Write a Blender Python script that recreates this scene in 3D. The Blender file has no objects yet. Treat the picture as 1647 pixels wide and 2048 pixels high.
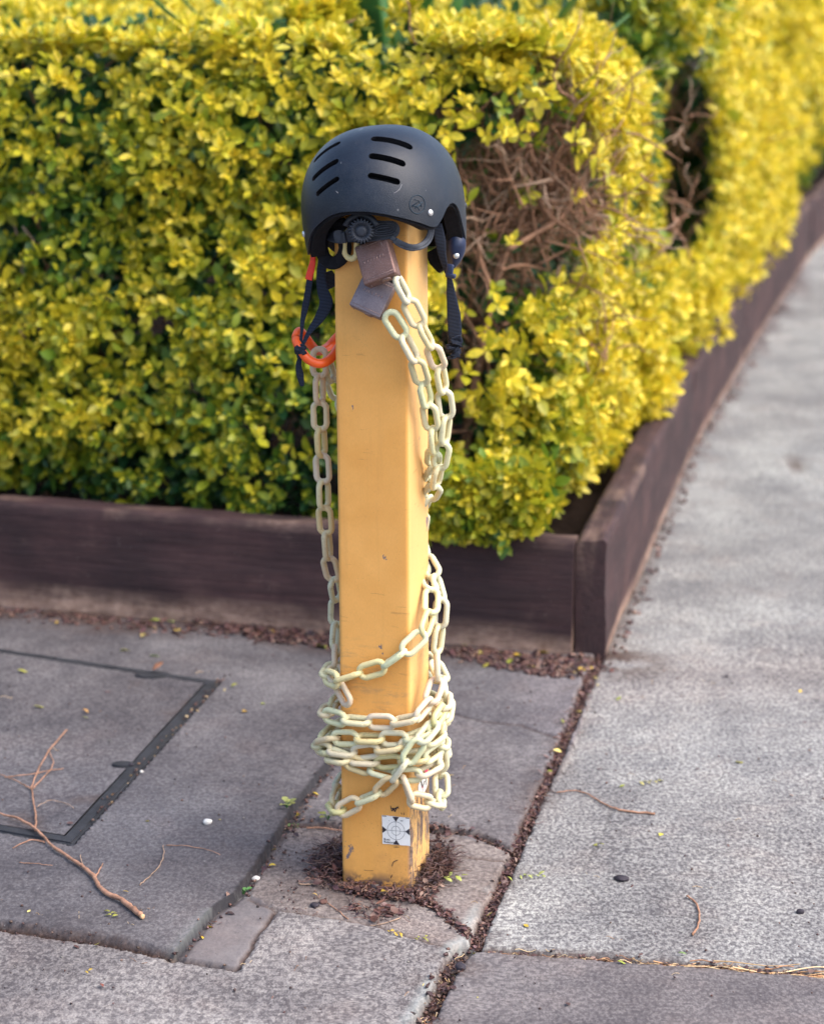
import bpy, bmesh, math, random
import numpy as np
from mathutils import Vector, Matrix, Euler
from mathutils.bvhtree import BVHTree

random.seed(7)
R = math.radians
sc = bpy.context.scene
COL = sc.collection

# ------------------------------------------------------------------ camera, world, sun, exposure
CAM_H, PITCH, FPX, CX, CY = 1.30, R(14.9), 4500.0, 823.5, 1024.0
cam_d = bpy.data.cameras.new('camera')
cam = bpy.data.objects.new('camera', cam_d)
COL.objects.link(cam)
cam.location = (0, 0, CAM_H)
cam.rotation_euler = (math.pi / 2 - PITCH, 0, 0)
cam_d.sensor_fit = 'HORIZONTAL'
cam_d.sensor_width = 36
cam_d.lens = FPX / 1647 * 36
cam_d.clip_start = 0.05
cam_d.clip_end = 500
cam_d.dof.use_dof = True
cam_d.dof.focus_distance = 2.93
cam_d.dof.aperture_fstop = 5.4
sc.camera = cam

SUN_EL, SUN_AZ = 52, 112          # azimuth measured clockwise from +Y (towards +X)
world = bpy.data.worlds.new('World')
sc.world = world
world.use_nodes = True
nt = world.node_tree
nt.nodes.clear()
sky = nt.nodes.new('ShaderNodeTexSky')
sky.sky_type = 'NISHITA'
sky.sun_disc = False
sky.sun_elevation = R(SUN_EL)
sky.sun_rotation = R(SUN_AZ)
sky.air_density = 1.0
sky.dust_density = 4.0
sky.ozone_density = 1.0
bg = nt.nodes.new('ShaderNodeBackground')
bg.inputs['Strength'].default_value = 0.15
wo = nt.nodes.new('ShaderNodeOutputWorld')
nt.links.new(sky.outputs[0], bg.inputs[0])
nt.links.new(bg.outputs[0], wo.inputs[0])

sun_d = bpy.data.lights.new('sun', 'SUN')
sun_d.energy = 1.0
sun_d.angle = R(55)
sun_d.color = (1.0, 0.93, 0.84)
sun = bpy.data.objects.new('sun', sun_d)
COL.objects.link(sun)
sd = Vector((math.sin(R(SUN_AZ)) * math.cos(R(SUN_EL)), math.cos(R(SUN_AZ)) * math.cos(R(SUN_EL)), math.sin(R(SUN_EL))))
sun.rotation_euler = sd.to_track_quat('Z', 'Y').to_euler()
sun.location = (3, -2, 6)

sc.view_settings.view_transform = 'Standard'
sc.view_settings.look = 'None'
sc.view_settings.gamma = 1
sc.view_settings.exposure = 1.30
sc.render.film_transparent = False

# ------------------------------------------------------------------ projection helpers
CP, SP = math.cos(PITCH), math.sin(PITCH)
def ray(u, v):
    x = (u - CX) / FPX; y = (CY - v) / FPX
    return Vector((x, CP + y * SP, -SP + y * CP))
EYE = Vector((0, 0, CAM_H))
def G(u, v, z=0.0):
    d = ray(u, v)
    return EYE + d * ((z - CAM_H) / d.z)
def proj(p):
    q = Vector(p) - EYE
    dep = q.y * CP - q.z * SP
    up = q.y * SP + q.z * CP
    return CX + FPX * q.x / dep, CY - FPX * up / dep, dep
def proj_np(P):
    y = P[:, 1]; z = P[:, 2] - CAM_H
    dep = y * CP - z * SP
    up = y * SP + z * CP
    dep = np.where(dep < .01, .01, dep)
    return CX + FPX * P[:, 0] / dep, CY - FPX * up / dep, dep

# ------------------------------------------------------------------ object helpers
def link(o, parent=None, label=None, cat=None, group=None, kind=None):
    COL.objects.link(o)
    if parent: o.parent = parent
    if label: o['label'] = label
    if cat: o['category'] = cat
    if group: o['group'] = group
    if kind: o['kind'] = kind
    return o
def empty(name, loc=(0, 0, 0), rot=(0, 0, 0), **k):
    o = bpy.data.objects.new(name, None)
    o.location = loc; o.rotation_euler = rot
    o.empty_display_size = .05
    return link(o, **k)
class MB:
    def __init__(s): s.v = []; s.f = []; s.m = []; s.sm = []
    def add(s, vs, fs, mat=0, smooth=True):
        o = len(s.v)
        s.v += [tuple(p) for p in vs]
        s.f += [tuple(i + o for i in f) for f in fs]
        s.m += [mat] * len(fs); s.sm += [smooth] * len(fs)
    def build(s, name, mats, smooth_angle=None, M=None, **k):
        me = bpy.data.meshes.new(name)
        vs = s.v if M is None else [tuple(M @ Vector(p)) for p in s.v]
        me.from_pydata(vs, [], s.f)
        if not isinstance(mats, (list, tuple)): mats = [mats]
        for m in mats: me.materials.append(m)
        me.polygons.foreach_set('material_index', s.m)
        me.polygons.foreach_set('use_smooth', s.sm)
        me.update()
        o = bpy.data.objects.new(name, me)
        return link(o, **k)
def catmull(P, n=8, closed=False):
    P = [Vector(p) for p in P]
    out = []
    N = len(P)
    rng = range(N) if closed else range(N - 1)
    for i in rng:
        if closed: p0, p1, p2, p3 = P[(i - 1) % N], P[i], P[(i + 1) % N], P[(i + 2) % N]
        else: p0, p1, p2, p3 = P[max(i - 1, 0)], P[i], P[i + 1], P[min(i + 2, N - 1)]
        for k in range(n):
            t = k / n
            out.append(.5 * ((2 * p1) + (p2 - p0) * t + (2 * p0 - 5 * p1 + 4 * p2 - p3) * t * t + (3 * p1 - p0 - 3 * p2 + p3) * t ** 3))
    if not closed: out.append(P[-1])
    return out
def tube(mb, pts, rad, n=8, closed=False, mat=0, flat=None, ref=None, cap=True, twist=None):
    """rad: number or list; flat: (w,h) half sizes making a ribbon-like section"""
    pts = [Vector(p) for p in pts]
    N = len(pts)
    rings = []
    prev = Vector(ref) if ref is not None else None
    for i, p in enumerate(pts):
        a = pts[(i - 1) % N] if (closed or i > 0) else p
        b = pts[(i + 1) % N] if (closed or i < N - 1) else p
        t = (b - a)
        if t.length < 1e-9: t = Vector((0, 0, 1))
        t.normalize()
        if prev is None:
            prev = Vector((0, 0, 1)) if abs(t.z) < .9 else Vector((1, 0, 0))
        base = Vector(ref) if (ref is not None and flat is not None) else prev
        x = base - t * base.dot(t)
        if x.length < 1e-6: x = t.orthogonal()
        x.normalize(); prev = x
        y = t.cross(x)
        if twist is not None:
            a_ = twist[i] if isinstance(twist, (list, tuple)) else twist
            x, y = x * math.cos(a_) + y * math.sin(a_), y * math.cos(a_) - x * math.sin(a_)
        r = rad[i] if isinstance(rad, (list, tuple)) else rad
        ring = []
        for k in range(n):
            an = 2 * math.pi * k / n
            if flat is not None:
                c_, s_ = math.cos(an), math.sin(an)
                e = .45
                cx = math.copysign(abs(c_) ** e, c_) * flat[0] * r; sy = math.copysign(abs(s_) ** e, s_) * flat[1]
                ring.append(p + x * cx + y * sy)
            else:
                ring.append(p + x * math.cos(an) * r + y * math.sin(an) * r)
        rings.append(ring)
    vs = [q for r_ in rings for q in r_]
    fs = []
    M_ = N if closed else N - 1
    for i in range(M_):
        j = (i + 1) % N
        for k in range(n):
            k2 = (k + 1) % n
            fs.append((i * n + k, i * n + k2, j * n + k2, j * n + k))
    if not closed and cap:
        fs.append(tuple(reversed(range(n))))
        fs.append(tuple((N - 1) * n + k for k in range(n)))
    mb.add(vs, fs, mat)
def lathe(mb, prof, n=24, M=None, mat=0, wob=None):
    vs = []; fs = []
    for r, z in prof:
        for k in range(n):
            a = 2 * math.pi * k / n
            rr = r * (wob(k, n, r, z) if wob else 1)
            p = Vector((rr * math.cos(a), rr * math.sin(a), z))
            vs.append(M @ p if M else p)
    for i in range(len(prof) - 1):
        for k in range(n):
            k2 = (k + 1) % n
            fs.append((i * n + k, i * n + k2, (i + 1) * n + k2, (i + 1) * n + k))
    fs.append(tuple(reversed(range(n)))); fs.append(tuple((len(prof) - 1) * n + k for k in range(n)))
    mb.add(vs, fs, mat)
def rbox(mb, sx, sy, sz, r=.002, seg=3, M=None, mat=0, n=1):
    """rounded box centred on the origin"""
    bm = bmesh.new()
    bmesh.ops.create_cube(bm, size=1)
    for v in bm.verts: v.co = Vector((v.co.x * sx, v.co.y * sy, v.co.z * sz))
    bmesh.ops.bevel(bm, geom=list(bm.edges), offset=r, segments=seg, profile=.5, affect='EDGES')
    bm.verts.index_update()
    vs = [(M @ v.co) if M else v.co.copy() for v in bm.verts]
    fs = [tuple(v.index for v in f.verts) for f in bm.faces]
    bm.free()
    mb.add(vs, fs, mat)

# ------------------------------------------------------------------ numpy noise
def _h(ix, iy, iz, seed):
    n = (ix.astype(np.int64) * 374761393 + iy.astype(np.int64) * 668265263 + iz.astype(np.int64) * 2147483647 + seed * 974711) & 0x7fffffff
    n = (n ^ (n >> 13)) * 1274126177 & 0x7fffffff
    return ((n ^ (n >> 16)) & 0xffff) / 65535.0
def vnoise(x, y, z=None, seed=0):
    x = np.asarray(x, float); y = np.asarray(y, float)
    z = np.zeros_like(x) if z is None else np.asarray(z, float)
    x0, y0, z0 = np.floor(x), np.floor(y), np.floor(z)
    fx, fy, fz = x - x0, y - y0, z - z0
    fx = fx * fx * (3 - 2 * fx); fy = fy * fy * (3 - 2 * fy); fz = fz * fz * (3 - 2 * fz)
    r = 0
    for dx in (0, 1):
        for dy in (0, 1):
            for dz in (0, 1):
                w = (fx if dx else 1 - fx) * (fy if dy else 1 - fy) * (fz if dz else 1 - fz)
                r = r + w * _h(x0 + dx, y0 + dy, z0 + dz, seed)
    return r
def fbm(x, y, z=None, seed=0, oc=4):
    a, s, t = .5, 0, 0
    for i in range(oc):
        f = 2 ** i
        s = s + a * vnoise(np.asarray(x) * f, np.asarray(y) * f, None if z is None else np.asarray(z) * f, seed + i)
        t += a; a *= .5
    return s / t

# ------------------------------------------------------------------ materials
class NT:
    def __init__(s, name):
        s.m = bpy.data.materials.new(name); s.m.use_nodes = True
        s.t = s.m.node_tree; s.t.nodes.clear()
        s.out = s.t.nodes.new('ShaderNodeOutputMaterial')
        s.p = s.t.nodes.new('ShaderNodeBsdfPrincipled')
        s.t.links.new(s.p.outputs[0], s.out.inputs[0])
    def n(s, t, **k):
        n = s.t.nodes.new(t)
        for a, b in k.items(): setattr(n, a, b)
        return n
    def l(s, a, b): s.t.links.new(a, b)
    def put(s, sock, v):
        if hasattr(v, 'is_output'): s.l(v, sock)
        else: sock.default_value = v
    def co(s, kind='Object', scale=(1, 1, 1), rot=(0, 0, 0), loc=(0, 0, 0)):
        tc = s.n('ShaderNodeTexCoord'); mp = s.n('ShaderNodeMapping')
        mp.inputs['Scale'].default_value = scale; mp.inputs['Rotation'].default_value = rot; mp.inputs['Location'].default_value = loc
        s.l(tc.outputs[kind], mp.inputs[0]); return mp.outputs[0]
    def noise(s, co, scale, detail=4, rough=.55, dist=0):
        n = s.n('ShaderNodeTexNoise'); s.l(co, n.inputs['Vector'])
        n.inputs['Scale'].default_value = scale; n.inputs['Detail'].default_value = detail
        n.inputs['Roughness'].default_value = rough; n.inputs['Distortion'].default_value = dist
        return n.outputs['Fac']
    def vor(s, co, scale, feat='F1', out='Distance', rand=1):
        n = s.n('ShaderNodeTexVoronoi'); n.feature = feat; s.l(co, n.inputs['Vector'])
        n.inputs['Scale'].default_value = scale; n.inputs['Randomness'].default_value = rand
        return n.outputs[out]
    def ramp(s, fac, stops):
        n = s.n('ShaderNodeValToRGB'); s.l(fac, n.inputs[0])
        el = n.color_ramp.elements
        while len(el) < len(stops): el.new(.5)
        for e, (p, c) in zip(el, stops):
            e.position = p; e.color = c if len(c) == 4 else (*c, 1)
        return n.outputs[0]
    def mr(s, v, a, b, c=0, d=1):
        n = s.n('ShaderNodeMapRange'); s.put(n.inputs[0], v)
        for i, q in enumerate((a, b, c, d)): n.inputs[i + 1].default_value = q
        return n.outputs[0]
    def math(s, op, a, b=0.0, clamp=False):
        n = s.n('ShaderNodeMath', operation=op); n.use_clamp = clamp
        s.put(n.inputs[0], a); s.put(n.inputs[1], b); return n.outputs[0]
    def mix(s, f, a, b, mode='MIX'):
        n = s.n('ShaderNodeMix'); n.data_type = 'RGBA'; n.blend_type = mode
        s.put(n.inputs[0], f); s.put(n.inputs[6], a if hasattr(a, 'is_output') or len(a) == 4 else (*a, 1)); s.put(n.inputs[7], b if hasattr(b, 'is_output') or len(b) == 4 else (*b, 1))
        return n.outputs[2]
    def sep(s, co):
        n = s.n('ShaderNodeSeparateXYZ'); s.l(co, n.inputs[0]); return n.outputs
    def bump(s, h, strength=.3, dist=.002, prev=None):
        n = s.n('ShaderNodeBump'); n.inputs['Strength'].default_value = strength; n.inputs['Distance'].default_value = dist
        s.l(h, n.inputs['Height'])
        if prev: s.l(prev, n.inputs['Normal'])
        return n.outputs[0]
    def attr(s, name, out='Color'):
        n = s.n('ShaderNodeAttribute'); n.attribute_name = name; return n.outputs[out]
    def fin(s, col=None, rough=None, nrm=None, spec=None, metal=None):
        if col is not None: s.put(s.p.inputs['Base Color'], col if hasattr(col, 'is_output') or len(col) == 4 else (*col, 1))
        if rough is not None: s.put(s.p.inputs['Roughness'], rough)
        if nrm is not None: s.l(nrm, s.p.inputs['Normal'])
        if spec is not None: s.p.inputs['Specular IOR Level'].default_value = spec
        if metal is not None: s.put(s.p.inputs['Metallic'], metal)
        return s.m

def mat_simple(name, col, rough=.6, var=.25, scale=60, bump=.2, bdist=.001, spec=.4, metal=0.0):
    t = NT(name); co = t.co()
    n = t.noise(co, scale, 5, .6)
    dark = tuple(c * (1 - var) for c in col); lite = tuple(min(1, c * (1 + var)) for c in col)
    c = t.ramp(n, [(.3, dark), (.7, lite)])
    n2 = t.noise(co, scale * 8, 3, .6)
    return t.fin(c, t.mr(n2, .3, .7, rough - .08, rough + .08), t.bump(n2, bump, bdist), spec, metal)

def mat_ground():
    t = NT('pavement_concrete')
    co = t.co('Object')
    tone = t.attr('tone'); dirt = t.attr('dirt', 'Fac'); moss = t.attr('wear', 'Fac')
    # speckled exposed aggregate: dark pits and pale grains some millimetres across
    a = t.noise(t.co('Object', (1.0, .72, 1)), 175, 3, .6, .2)
    b = t.noise(t.co('Object', (1, .7, 1)), 360, 3, .6)
    big = t.noise(co, 5, 5, .6)
    mid = t.noise(co, 26, 4, .6)
    v = t.vor(co, 210)
    amp = t.math('MULTIPLY', t.attr('grain', 'Fac'), 1.0)
    s1 = t.mr(a, .40, .60, 0, 1)
    c1 = t.mix(s1, (.48, .46, .49), (1.36, 1.36, 1.33))
    c2 = t.mix(t.mr(b, .38, .62), (.68, .67, .70), (1.28, 1.28, 1.26))
    sp = t.mix(1.0, c1, c2, 'MULTIPLY')
    sp = t.mix(amp, (1, 1, 1), sp)
    base = t.mix(1.0, tone, sp, 'MULTIPLY')
    base = t.mix(1.0, base, t.mix(t.mr(big, .32, .68), (.70, .69, .71), (1.26, 1.25, 1.22)), 'MULTIPLY')
    wide = t.noise(co, 1.7, 4, .6, .5)
    base = t.mix(1.0, base, t.mix(t.mr(wide, .35, .65), (.84, .82, .82), (1.14, 1.14, 1.13)), 'MULTIPLY')
    base = t.mix(1.0, base, t.mix(t.mr(mid, .3, .7), (.88, .88, .9), (1.1, 1.1, 1.09)), 'MULTIPLY')
    rust = t.mr(t.noise(co, 9, 4, .6), .52, .75, 0, .35)
    base = t.mix(rust, base, t.mix(1.0, base, (1.12, .95, .88), 'MULTIPLY'))
    pits = t.mr(v, .10, .22, .8, 0)
    pits = t.math('MULTIPLY', pits, t.mr(t.noise(co, 60, 2), .5, .65))
    base = t.mix(pits, base, (.05, .045, .05))
    dcol = t.ramp(t.noise(co, 160, 4, .7), [(.3, (.022, .015, .013)), (.55, (.075, .045, .035)), (.75, (.16, .10, .075))])
    base = t.mix(dirt, base, dcol)
    base = t.mix(moss, base, t.ramp(t.noise(co, 120, 3), [(.3, (.30, .36, .36)), (.7, (.52, .56, .54))]))
    stn = t.mr(t.noise(co, 13, 6, .7, .8), .56, .70, 0, .30)
    base = t.mix(stn, base, t.mix(1.0, base, (.55, .52, .52), 'MULTIPLY'))
    lit = t.mr(t.vor(t.co('Object', (1, .8, 1)), 120), .07, .16, .55, 0)
    lit = t.math('MULTIPLY', lit, t.mr(t.noise(co, 38, 2), .52, .66))
    base = t.mix(t.math('MULTIPLY', lit, amp), base, (.52, .51, .49))
    h = t.math('ADD', t.math('MULTIPLY', a, .8), t.math('MULTIPLY', b, .5))
    h = t.math('SUBTRACT', h, pits)
    nr = t.bump(h, .5, .0016)
    return t.fin(base, .88, nr, .25)

def mat_post():
    t = NT('yellow_post_paint')
    co = t.co()
    x, y, z = t.sep(co)
    n1 = t.noise(co, 14, 5, .6); n2 = t.noise(co, 420, 3, .6)
    base = t.ramp(n1, [(.3, (.76, .365, .085)), (.7, (.86, .44, .12))])
    # side face paler: the light falling on it is put into its colour
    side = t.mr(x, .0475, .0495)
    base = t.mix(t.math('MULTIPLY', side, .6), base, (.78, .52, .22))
    fine = t.noise(t.co('Object', (1, 1, .25)), 900, 2, .5)
    base = t.mix(t.mr(fine, .35, .7, 0, .16), base, (.45, .22, .06))
    drip = t.noise(t.co('Object', (1, 1, .05)), 60, 5, .65)
    base = t.mix(t.mr(drip, .52, .70, 0, .22), base, (.50, .25, .07))
    hs = t.noise(t.co('Object', (.12, .12, 1), (.2, .1, 0)), 230, 3, .6)
    base = t.mix(t.math('MULTIPLY', t.mr(hs, .64, .68, 0, .35), t.mr(t.noise(co, 30, 2), .5, .6)), base, (.32, .15, .05))
    # rusty dirt specks, denser towards the foot
    v = t.vor(co, 260)
    spk = t.math('MULTIPLY', t.mr(v, .05, .14, 1, 0), t.mr(t.noise(co, 24, 3), .45, .62))
    spk = t.math('MULTIPLY', spk, t.mr(z, .10, .32, .95, .45))
    base = t.mix(spk, base, (.10, .05, .03))
    st = t.math('MULTIPLY', t.mr(t.noise(co, 9, 5, .65), .52, .72), t.mr(z, .16, .32, .5, .06))
    base = t.mix(st, base, (.42, .20, .07))
    rub = t.math('MULTIPLY', t.mr(t.noise(t.co('Object', (.5, .5, 1.6)), 60, 5, .7), .52, .66, 0, .45), t.math('MULTIPLY', t.mr(z, .17, .21), t.mr(z, .33, .37, 1, 0)))
    base = t.mix(rub, base, (.38, .22, .11))
    # larger paint chips
    ch = t.mr(t.noise(t.co('Object', (1, 1, .6)), 34, 6, .62), .685, .70)
    base = t.mix(ch, base, (.19, .15, .15))
    # flaking on the side face near the ground
    fl = t.noise(t.co('Object', (1, 1, .22)), 95, 5, .68, .6)
    m = t.math('MULTIPLY', t.mr(fl, .50, .535), t.mr(z, .125, .17, 1, 0))
    m = t.math('MULTIPLY', m, t.mr(x, .044, .0485))
    base = t.mix(m, base, t.ramp(t.noise(co, 200, 3), [(.35, (.09, .06, .05)), (.7, (.30, .21, .16))]))
    # scuffed foot
    ft = t.math('MULTIPLY', t.mr(t.noise(co, 70, 5, .7), .42, .55), t.mr(z, .004, .020, 1, 0))
    base = t.mix(ft, base, (.12, .08, .07))
    hh = t.math('SUBTRACT', t.math('MULTIPLY', n2, .25), t.math('ADD', m, ch))
    nr = t.bump(hh, .35, .0008)
    nr = t.bump(t.noise(co, 40, 3), .12, .002, nr)
    return t.fin(base, t.mr(n1, .3, .7, .42, .58), nr, .4)

def mat_timber():
    t = NT('dark_stained_timber')
    co = t.co()
    gr = t.noise(t.co('Object', (.12, 1, 1)), 46, 6, .65, .4)
    n = t.noise(co, 5, 5, .65)
    c = t.ramp(n, [(.3, (.026, .016, .019)), (.52, (.056, .029, .031)), (.75, (.100, .052, .050))])
    c = t.mix(t.mr(gr, .35, .7, 0, .6), c, (.018, .012, .014))
    fg = t.noise(t.co('Object', (.05, 1, 1)), 170, 4, .7, .2)
    c = t.mix(t.mr(fg, .5, .72, 0, .4), c, (.075, .045, .042))
    pale = t.mr(t.noise(t.co('Object', (.5, 1, 1.4)), 16, 6, .7), .58, .74, 0, .5)
    c = t.mix(pale, c, (.15, .095, .085))
    low = t.math('MULTIPLY', t.attr('worn', 'Fac'), t.mr(t.noise(t.co('Object', (.3, 1, 1)), 42, 5, .7), .32, .58, .35, 1))
    c = t.mix(low, c, t.ramp(t.noise(co, 55, 4), [(.3, (.24, .15, .11)), (.7, (.46, .32, .25))]))
    spk = t.mr(t.vor(co, 90), .06, .12, .6, 0)
    spk = t.math('MULTIPLY', spk, t.mr(t.noise(co, 11, 2), .5, .6))
    c = t.mix(spk, c, (.28, .23, .22))
    nr = t.bump(t.math('ADD', gr, fg), .6, .004)
    nr = t.bump(t.noise(co, 220, 3), .3, .001, nr)
    return t.fin(c, .75, nr, .3)

def mat_leaf(name, transl=.3):
    t = NT(name)
    col = t.attr('leafcol')
    co = t.co('Object')
    c = t.mix(t.mr(t.noise(co, 120, 2), .3, .7), t.mix(1.0, col, (.82, .86, .8), 'MULTIPLY'), t.mix(1.0, col, (1.12, 1.1, 1.1), 'MULTIPLY'))
    t.fin(c, .42, None, .45)
    tr = t.n('ShaderNodeBsdfTranslucent'); t.l(c, tr.inputs[0])
    mx = t.n('ShaderNodeMixShader'); mx.inputs[0].default_value = transl
    t.l(t.p.outputs[0], mx.inputs[1]); t.l(tr.outputs[0], mx.inputs[2]); t.l(mx.outputs[0], t.out.inputs[0])
    return t.m

def mat_shell():
    t = NT('matt_black_shell')
    co = t.co()
    n = t.noise(co, 900, 2, .5); b = t.noise(co, 12, 4, .6)
    gr = t.noise(co, 650, 2, .6)
    c = t.ramp(b, [(.3, (.0035, .006, .012)), (.7, (.006, .014, .030))])
    dust = t.mr(t.noise(co, 30, 6, .7), .5, .8, 0, .16)
    c = t.mix(dust, c, (.10, .095, .095))
    c = t.mix(t.mr(gr, .46, .72, 0, .4), c, (.036, .040, .052))
    scr = t.mr(t.noise(t.co('Object', (1, .06, .5), (0, .4, .5)), 160, 3, .5), .725, .74, 0, .4)
    c = t.mix(scr, c, (.25, .26, .28))
    spk = t.mr(t.vor(co, 300), .05, .09, .35, 0)
    spk = t.math('MULTIPLY', spk, t.mr(t.noise(co, 40, 2), .5, .6))
    c = t.mix(spk, c, (.3, .3, .32))
    return t.fin(c, t.mr(b, .3, .7, .34, .44), t.bump(n, .5, .0008), .36)

def mat_web():
    t = NT('black_webbing')
    co = t.co()
    w = t.n('ShaderNodeTexWave'); t.l(co, w.inputs[0]); w.wave_type = 'BANDS'; w.bands_direction = 'Z'
    w.inputs['Scale'].default_value = 170; w.inputs['Distortion'].default_value = .5
    c = t.ramp(w.outputs['Fac'], [(.2, (.006, .008, .014)), (.8, (.028, .038, .065))])
    return t.fin(c, .8, t.bump(w.outputs['Fac'], .5, .0008), .25)

def mat_chain():
    t = NT('cream_chain_plastic')
    co = t.co('Object')
    oi = t.n('ShaderNodeObjectInfo')
    n = t.noise(co, 45, 4, .6)
    c = t.mix(t.mr(n, .42, .75, 0, .30), oi.outputs['Color'], (.60, .53, .24))
    dk = t.mr(t.noise(co, 150, 5, .7), .54, .70, 0, .6)
    c = t.mix(dk, c, (.24, .20, .13))
    blotch = t.noise(co, 90, 3)  # random dull blotches in the plastic
    c = t.mix(t.mr(blotch, .5, .8, 0, .25), c, (.45, .42, .28))
    return t.fin(c, .42, t.bump(t.noise(co, 500, 3), .2, .0004), .45)

def mat_lock(name, a, b):
    t = NT(name); co = t.co()
    n = t.noise(co, 55, 5, .65); f = t.noise(co, 700, 3, .6)
    c = t.ramp(n, [(.3, a), (.7, b)])
    c = t.mix(t.mr(f, .5, .75, 0, .6), c, (.34, .27, .26))
    pt = t.noise(co, 120, 5, .7)
    c = t.mix(t.mr(pt, .54, .68, 0, .4), c, (.08, .05, .045))
    wr = t.noise(t.co('Object', (1, .2, 1)), 160, 4, .7)
    c = t.mix(t.mr(wr, .60, .68, 0, .5), c, (.42, .36, .34))
    return t.fin(c, .48, t.bump(f, .3, .0004), .5, .4)

M = {}
M['ground'] = mat_ground()
M['post'] = mat_post()
M['timber'] = mat_timber()
M['leaf'] = mat_leaf('hedge_leaf', .28)
M['litter'] = mat_leaf('dry_leaf', .1)
M['shell'] = mat_shell()
M['web'] = mat_web()
M['chain'] = mat_chain()
M['lock_a'] = mat_lock('rusty_lock', (.125, .066, .055), (.23, .125, .10))
M['lock_b'] = mat_lock('grey_lock', (.13, .105, .12), (.24, .20, .215))
M['keyway'] = mat_simple('worn_keyway', (.34, .24, .22), .4, .4, 300, .3, .0004, .5, .7)
M['foam'] = mat_simple('black_foam', (.010, .010, .013), .9, .3, 200, .4, .001, .2)
M['plastic'] = mat_simple('dull_black_plastic', (.022, .028, .042), .5, .3, 120, .2, .0004, .5)
M['groove'] = mat_simple('shell_groove', (.012, .030, .050), .6, .2, 200, .1, .0004, .3)
M['pad'] = mat_simple('blue_black_pad', (.010, .020, .060), .42, .3, 90, .2, .0004, .5)
M['steel'] = mat_simple('bright_rivet', (.72, .72, .72), .3, .15, 300, .1, .0003, .5, .8)
M['dsteel'] = mat_simple('dark_cover_steel', (.040, .042, .050), .6, .35, 40, .3, .001, .5, .3)
M['orange'] = mat_simple('orange_plastic', (.88, .115, .015), .35, .12, 40, .1, .0004, .5)
M['red'] = mat_simple('red_sleeve', (.85, .055, .03), .55, .12, 200, .3, .0005, .4)
M['bark'] = mat_simple('hedge_bark', (.27, .15, .095), .85, .5, 45, .5, .002, .2)
M['bark_grey'] = mat_simple('grey_bark', (.36, .25, .18), .85, .4, 60, .5, .002, .2)
M['twig'] = mat_simple('dry_twig', (.34, .185, .12), .8, .5, 70, .5, .001, .25)
M['soil'] = mat_simple('dark_soil', (.028, .018, .014), .95, .6, 60, .8, .008, .1)
M['white'] = mat_simple('sticker_white', (.80, .80, .78), .5, .06, 90, .1, .0003, .4)
M['black'] = mat_simple('sticker_black', (.030, .026, .036), .5, .3, 90, .1, .0003, .4)
M['grey'] = mat_simple('sticker_grey', (.20, .20, .22), .5, .2, 90, .1, .0003, .4)
M['pink'] = mat_simple('sticker_pink', (.62, .06, .14), .5, .2, 90, .1, .0003, .4)
M['stone'] = mat_simple('pale_pebble', (.68, .66, .62), .7, .15, 120, .3, .001, .3)
M['char'] = mat_simple('dark_pebble', (.035, .030, .040), .7, .3, 120, .3, .001, .3)
M['flax'] = mat_simple('strap_leaf', (.035, .12, .025), .45, .35, 12, .1, .001, .4)

# ------------------------------------------------------------------ paving
def poly_in(px, py, poly):
    ins = np.zeros(px.shape, bool)
    n = len(poly)
    for i in range(n):
        x1, y1 = poly[i]; x2, y2 = poly[(i + 1) % n]
        if y1 == y2: continue
        c = ((y1 > py) != (y2 > py)) & (px < (x2 - x1) * (py - y1) / (y2 - y1) + x1)
        ins ^= c
    return ins
def seg_dist(px, py, line):
    d = np.full(px.shape, 1e9)
    for (x1, y1), (x2, y2) in zip(line[:-1], line[1:]):
        vx, vy = x2 - x1, y2 - y1
        t = np.clip(((px - x1) * vx + (py - y1) * vy) / (vx * vx + vy * vy), 0, 1)
        d = np.minimum(d, np.hypot(px - x1 - t * vx, py - y1 - t * vy))
    return d
def W(pts, z=0):
    return [tuple(G(u, v, z).xy) for u, v in pts]

L_HC = W([(945, 1897), (1030, 1705), (1080, 1590), (1130, 1480), (1170, 1385), (1205, 1300)])
L_BOT = W([(945, 1897), (1120, 1908), (1300, 1922), (1420, 1930), (1647, 1950), (1900, 1970)])
L_FG = W([(925, 1895), (905, 1925), (870, 1995), (830, 2075)])
L_STEP = W([(345, 1925), (375, 1890), (398, 1860), (430, 1825), (470, 1800), (500, 1760), (545, 1690), (575, 1645), (600, 1605), (655, 1530), (690, 1478), (730, 1405)])
L_AF = W([(-300, 1800), (27, 1862), (200, 1890), (345, 1922), (470, 1942)])
L_EF = W([(470, 1942), (510, 1882), (555, 1822)])
L_DF = W([(500, 1800), (560, 1823), (744, 1852), (832, 1879), (898, 1897), (925, 1895)])
L_CD = W([(580, 1650), (640, 1652), (690, 1655), (780, 1652), (865, 1662), (950, 1672), (1025, 1704)])
L_BC = W([(730, 1405), (890, 1432), (960, 1452), (1040, 1462), (1145, 1500)])
L_D2 = W([(835, 1800), (880, 1820), (945, 1880)])
L_D3 = W([(866, 1712), (940, 1716), (985, 1722), (1022, 1722)])
L_PATH = W([(1382, 905), (1480, 916), (1700, 940)])
FAR = [(60, 60), (-60, 60)]
S_A = W([(-300, 1800), (27, 1862), (200, 1890), (345, 1922), (375, 1890), (398, 1860), (430, 1825), (470, 1800), (500, 1760), (545, 1690), (575, 1645), (600, 1605), (655, 1530), (690, 1478), (730, 1405), (890, 1432), (960, 1452), (1040, 1462), (1145, 1500), (1205, 1300), (1382, 909), (1486, 729), (1620, 530)]) + FAR[1:] + [(-60, 2.6)]
S_C = W([(575, 1645), (600, 1605), (655, 1530), (690, 1478), (730, 1405), (890, 1432), (960, 1452), (1040, 1462), (1145, 1500), (1030, 1705), (865, 1662), (690, 1655)])
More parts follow.
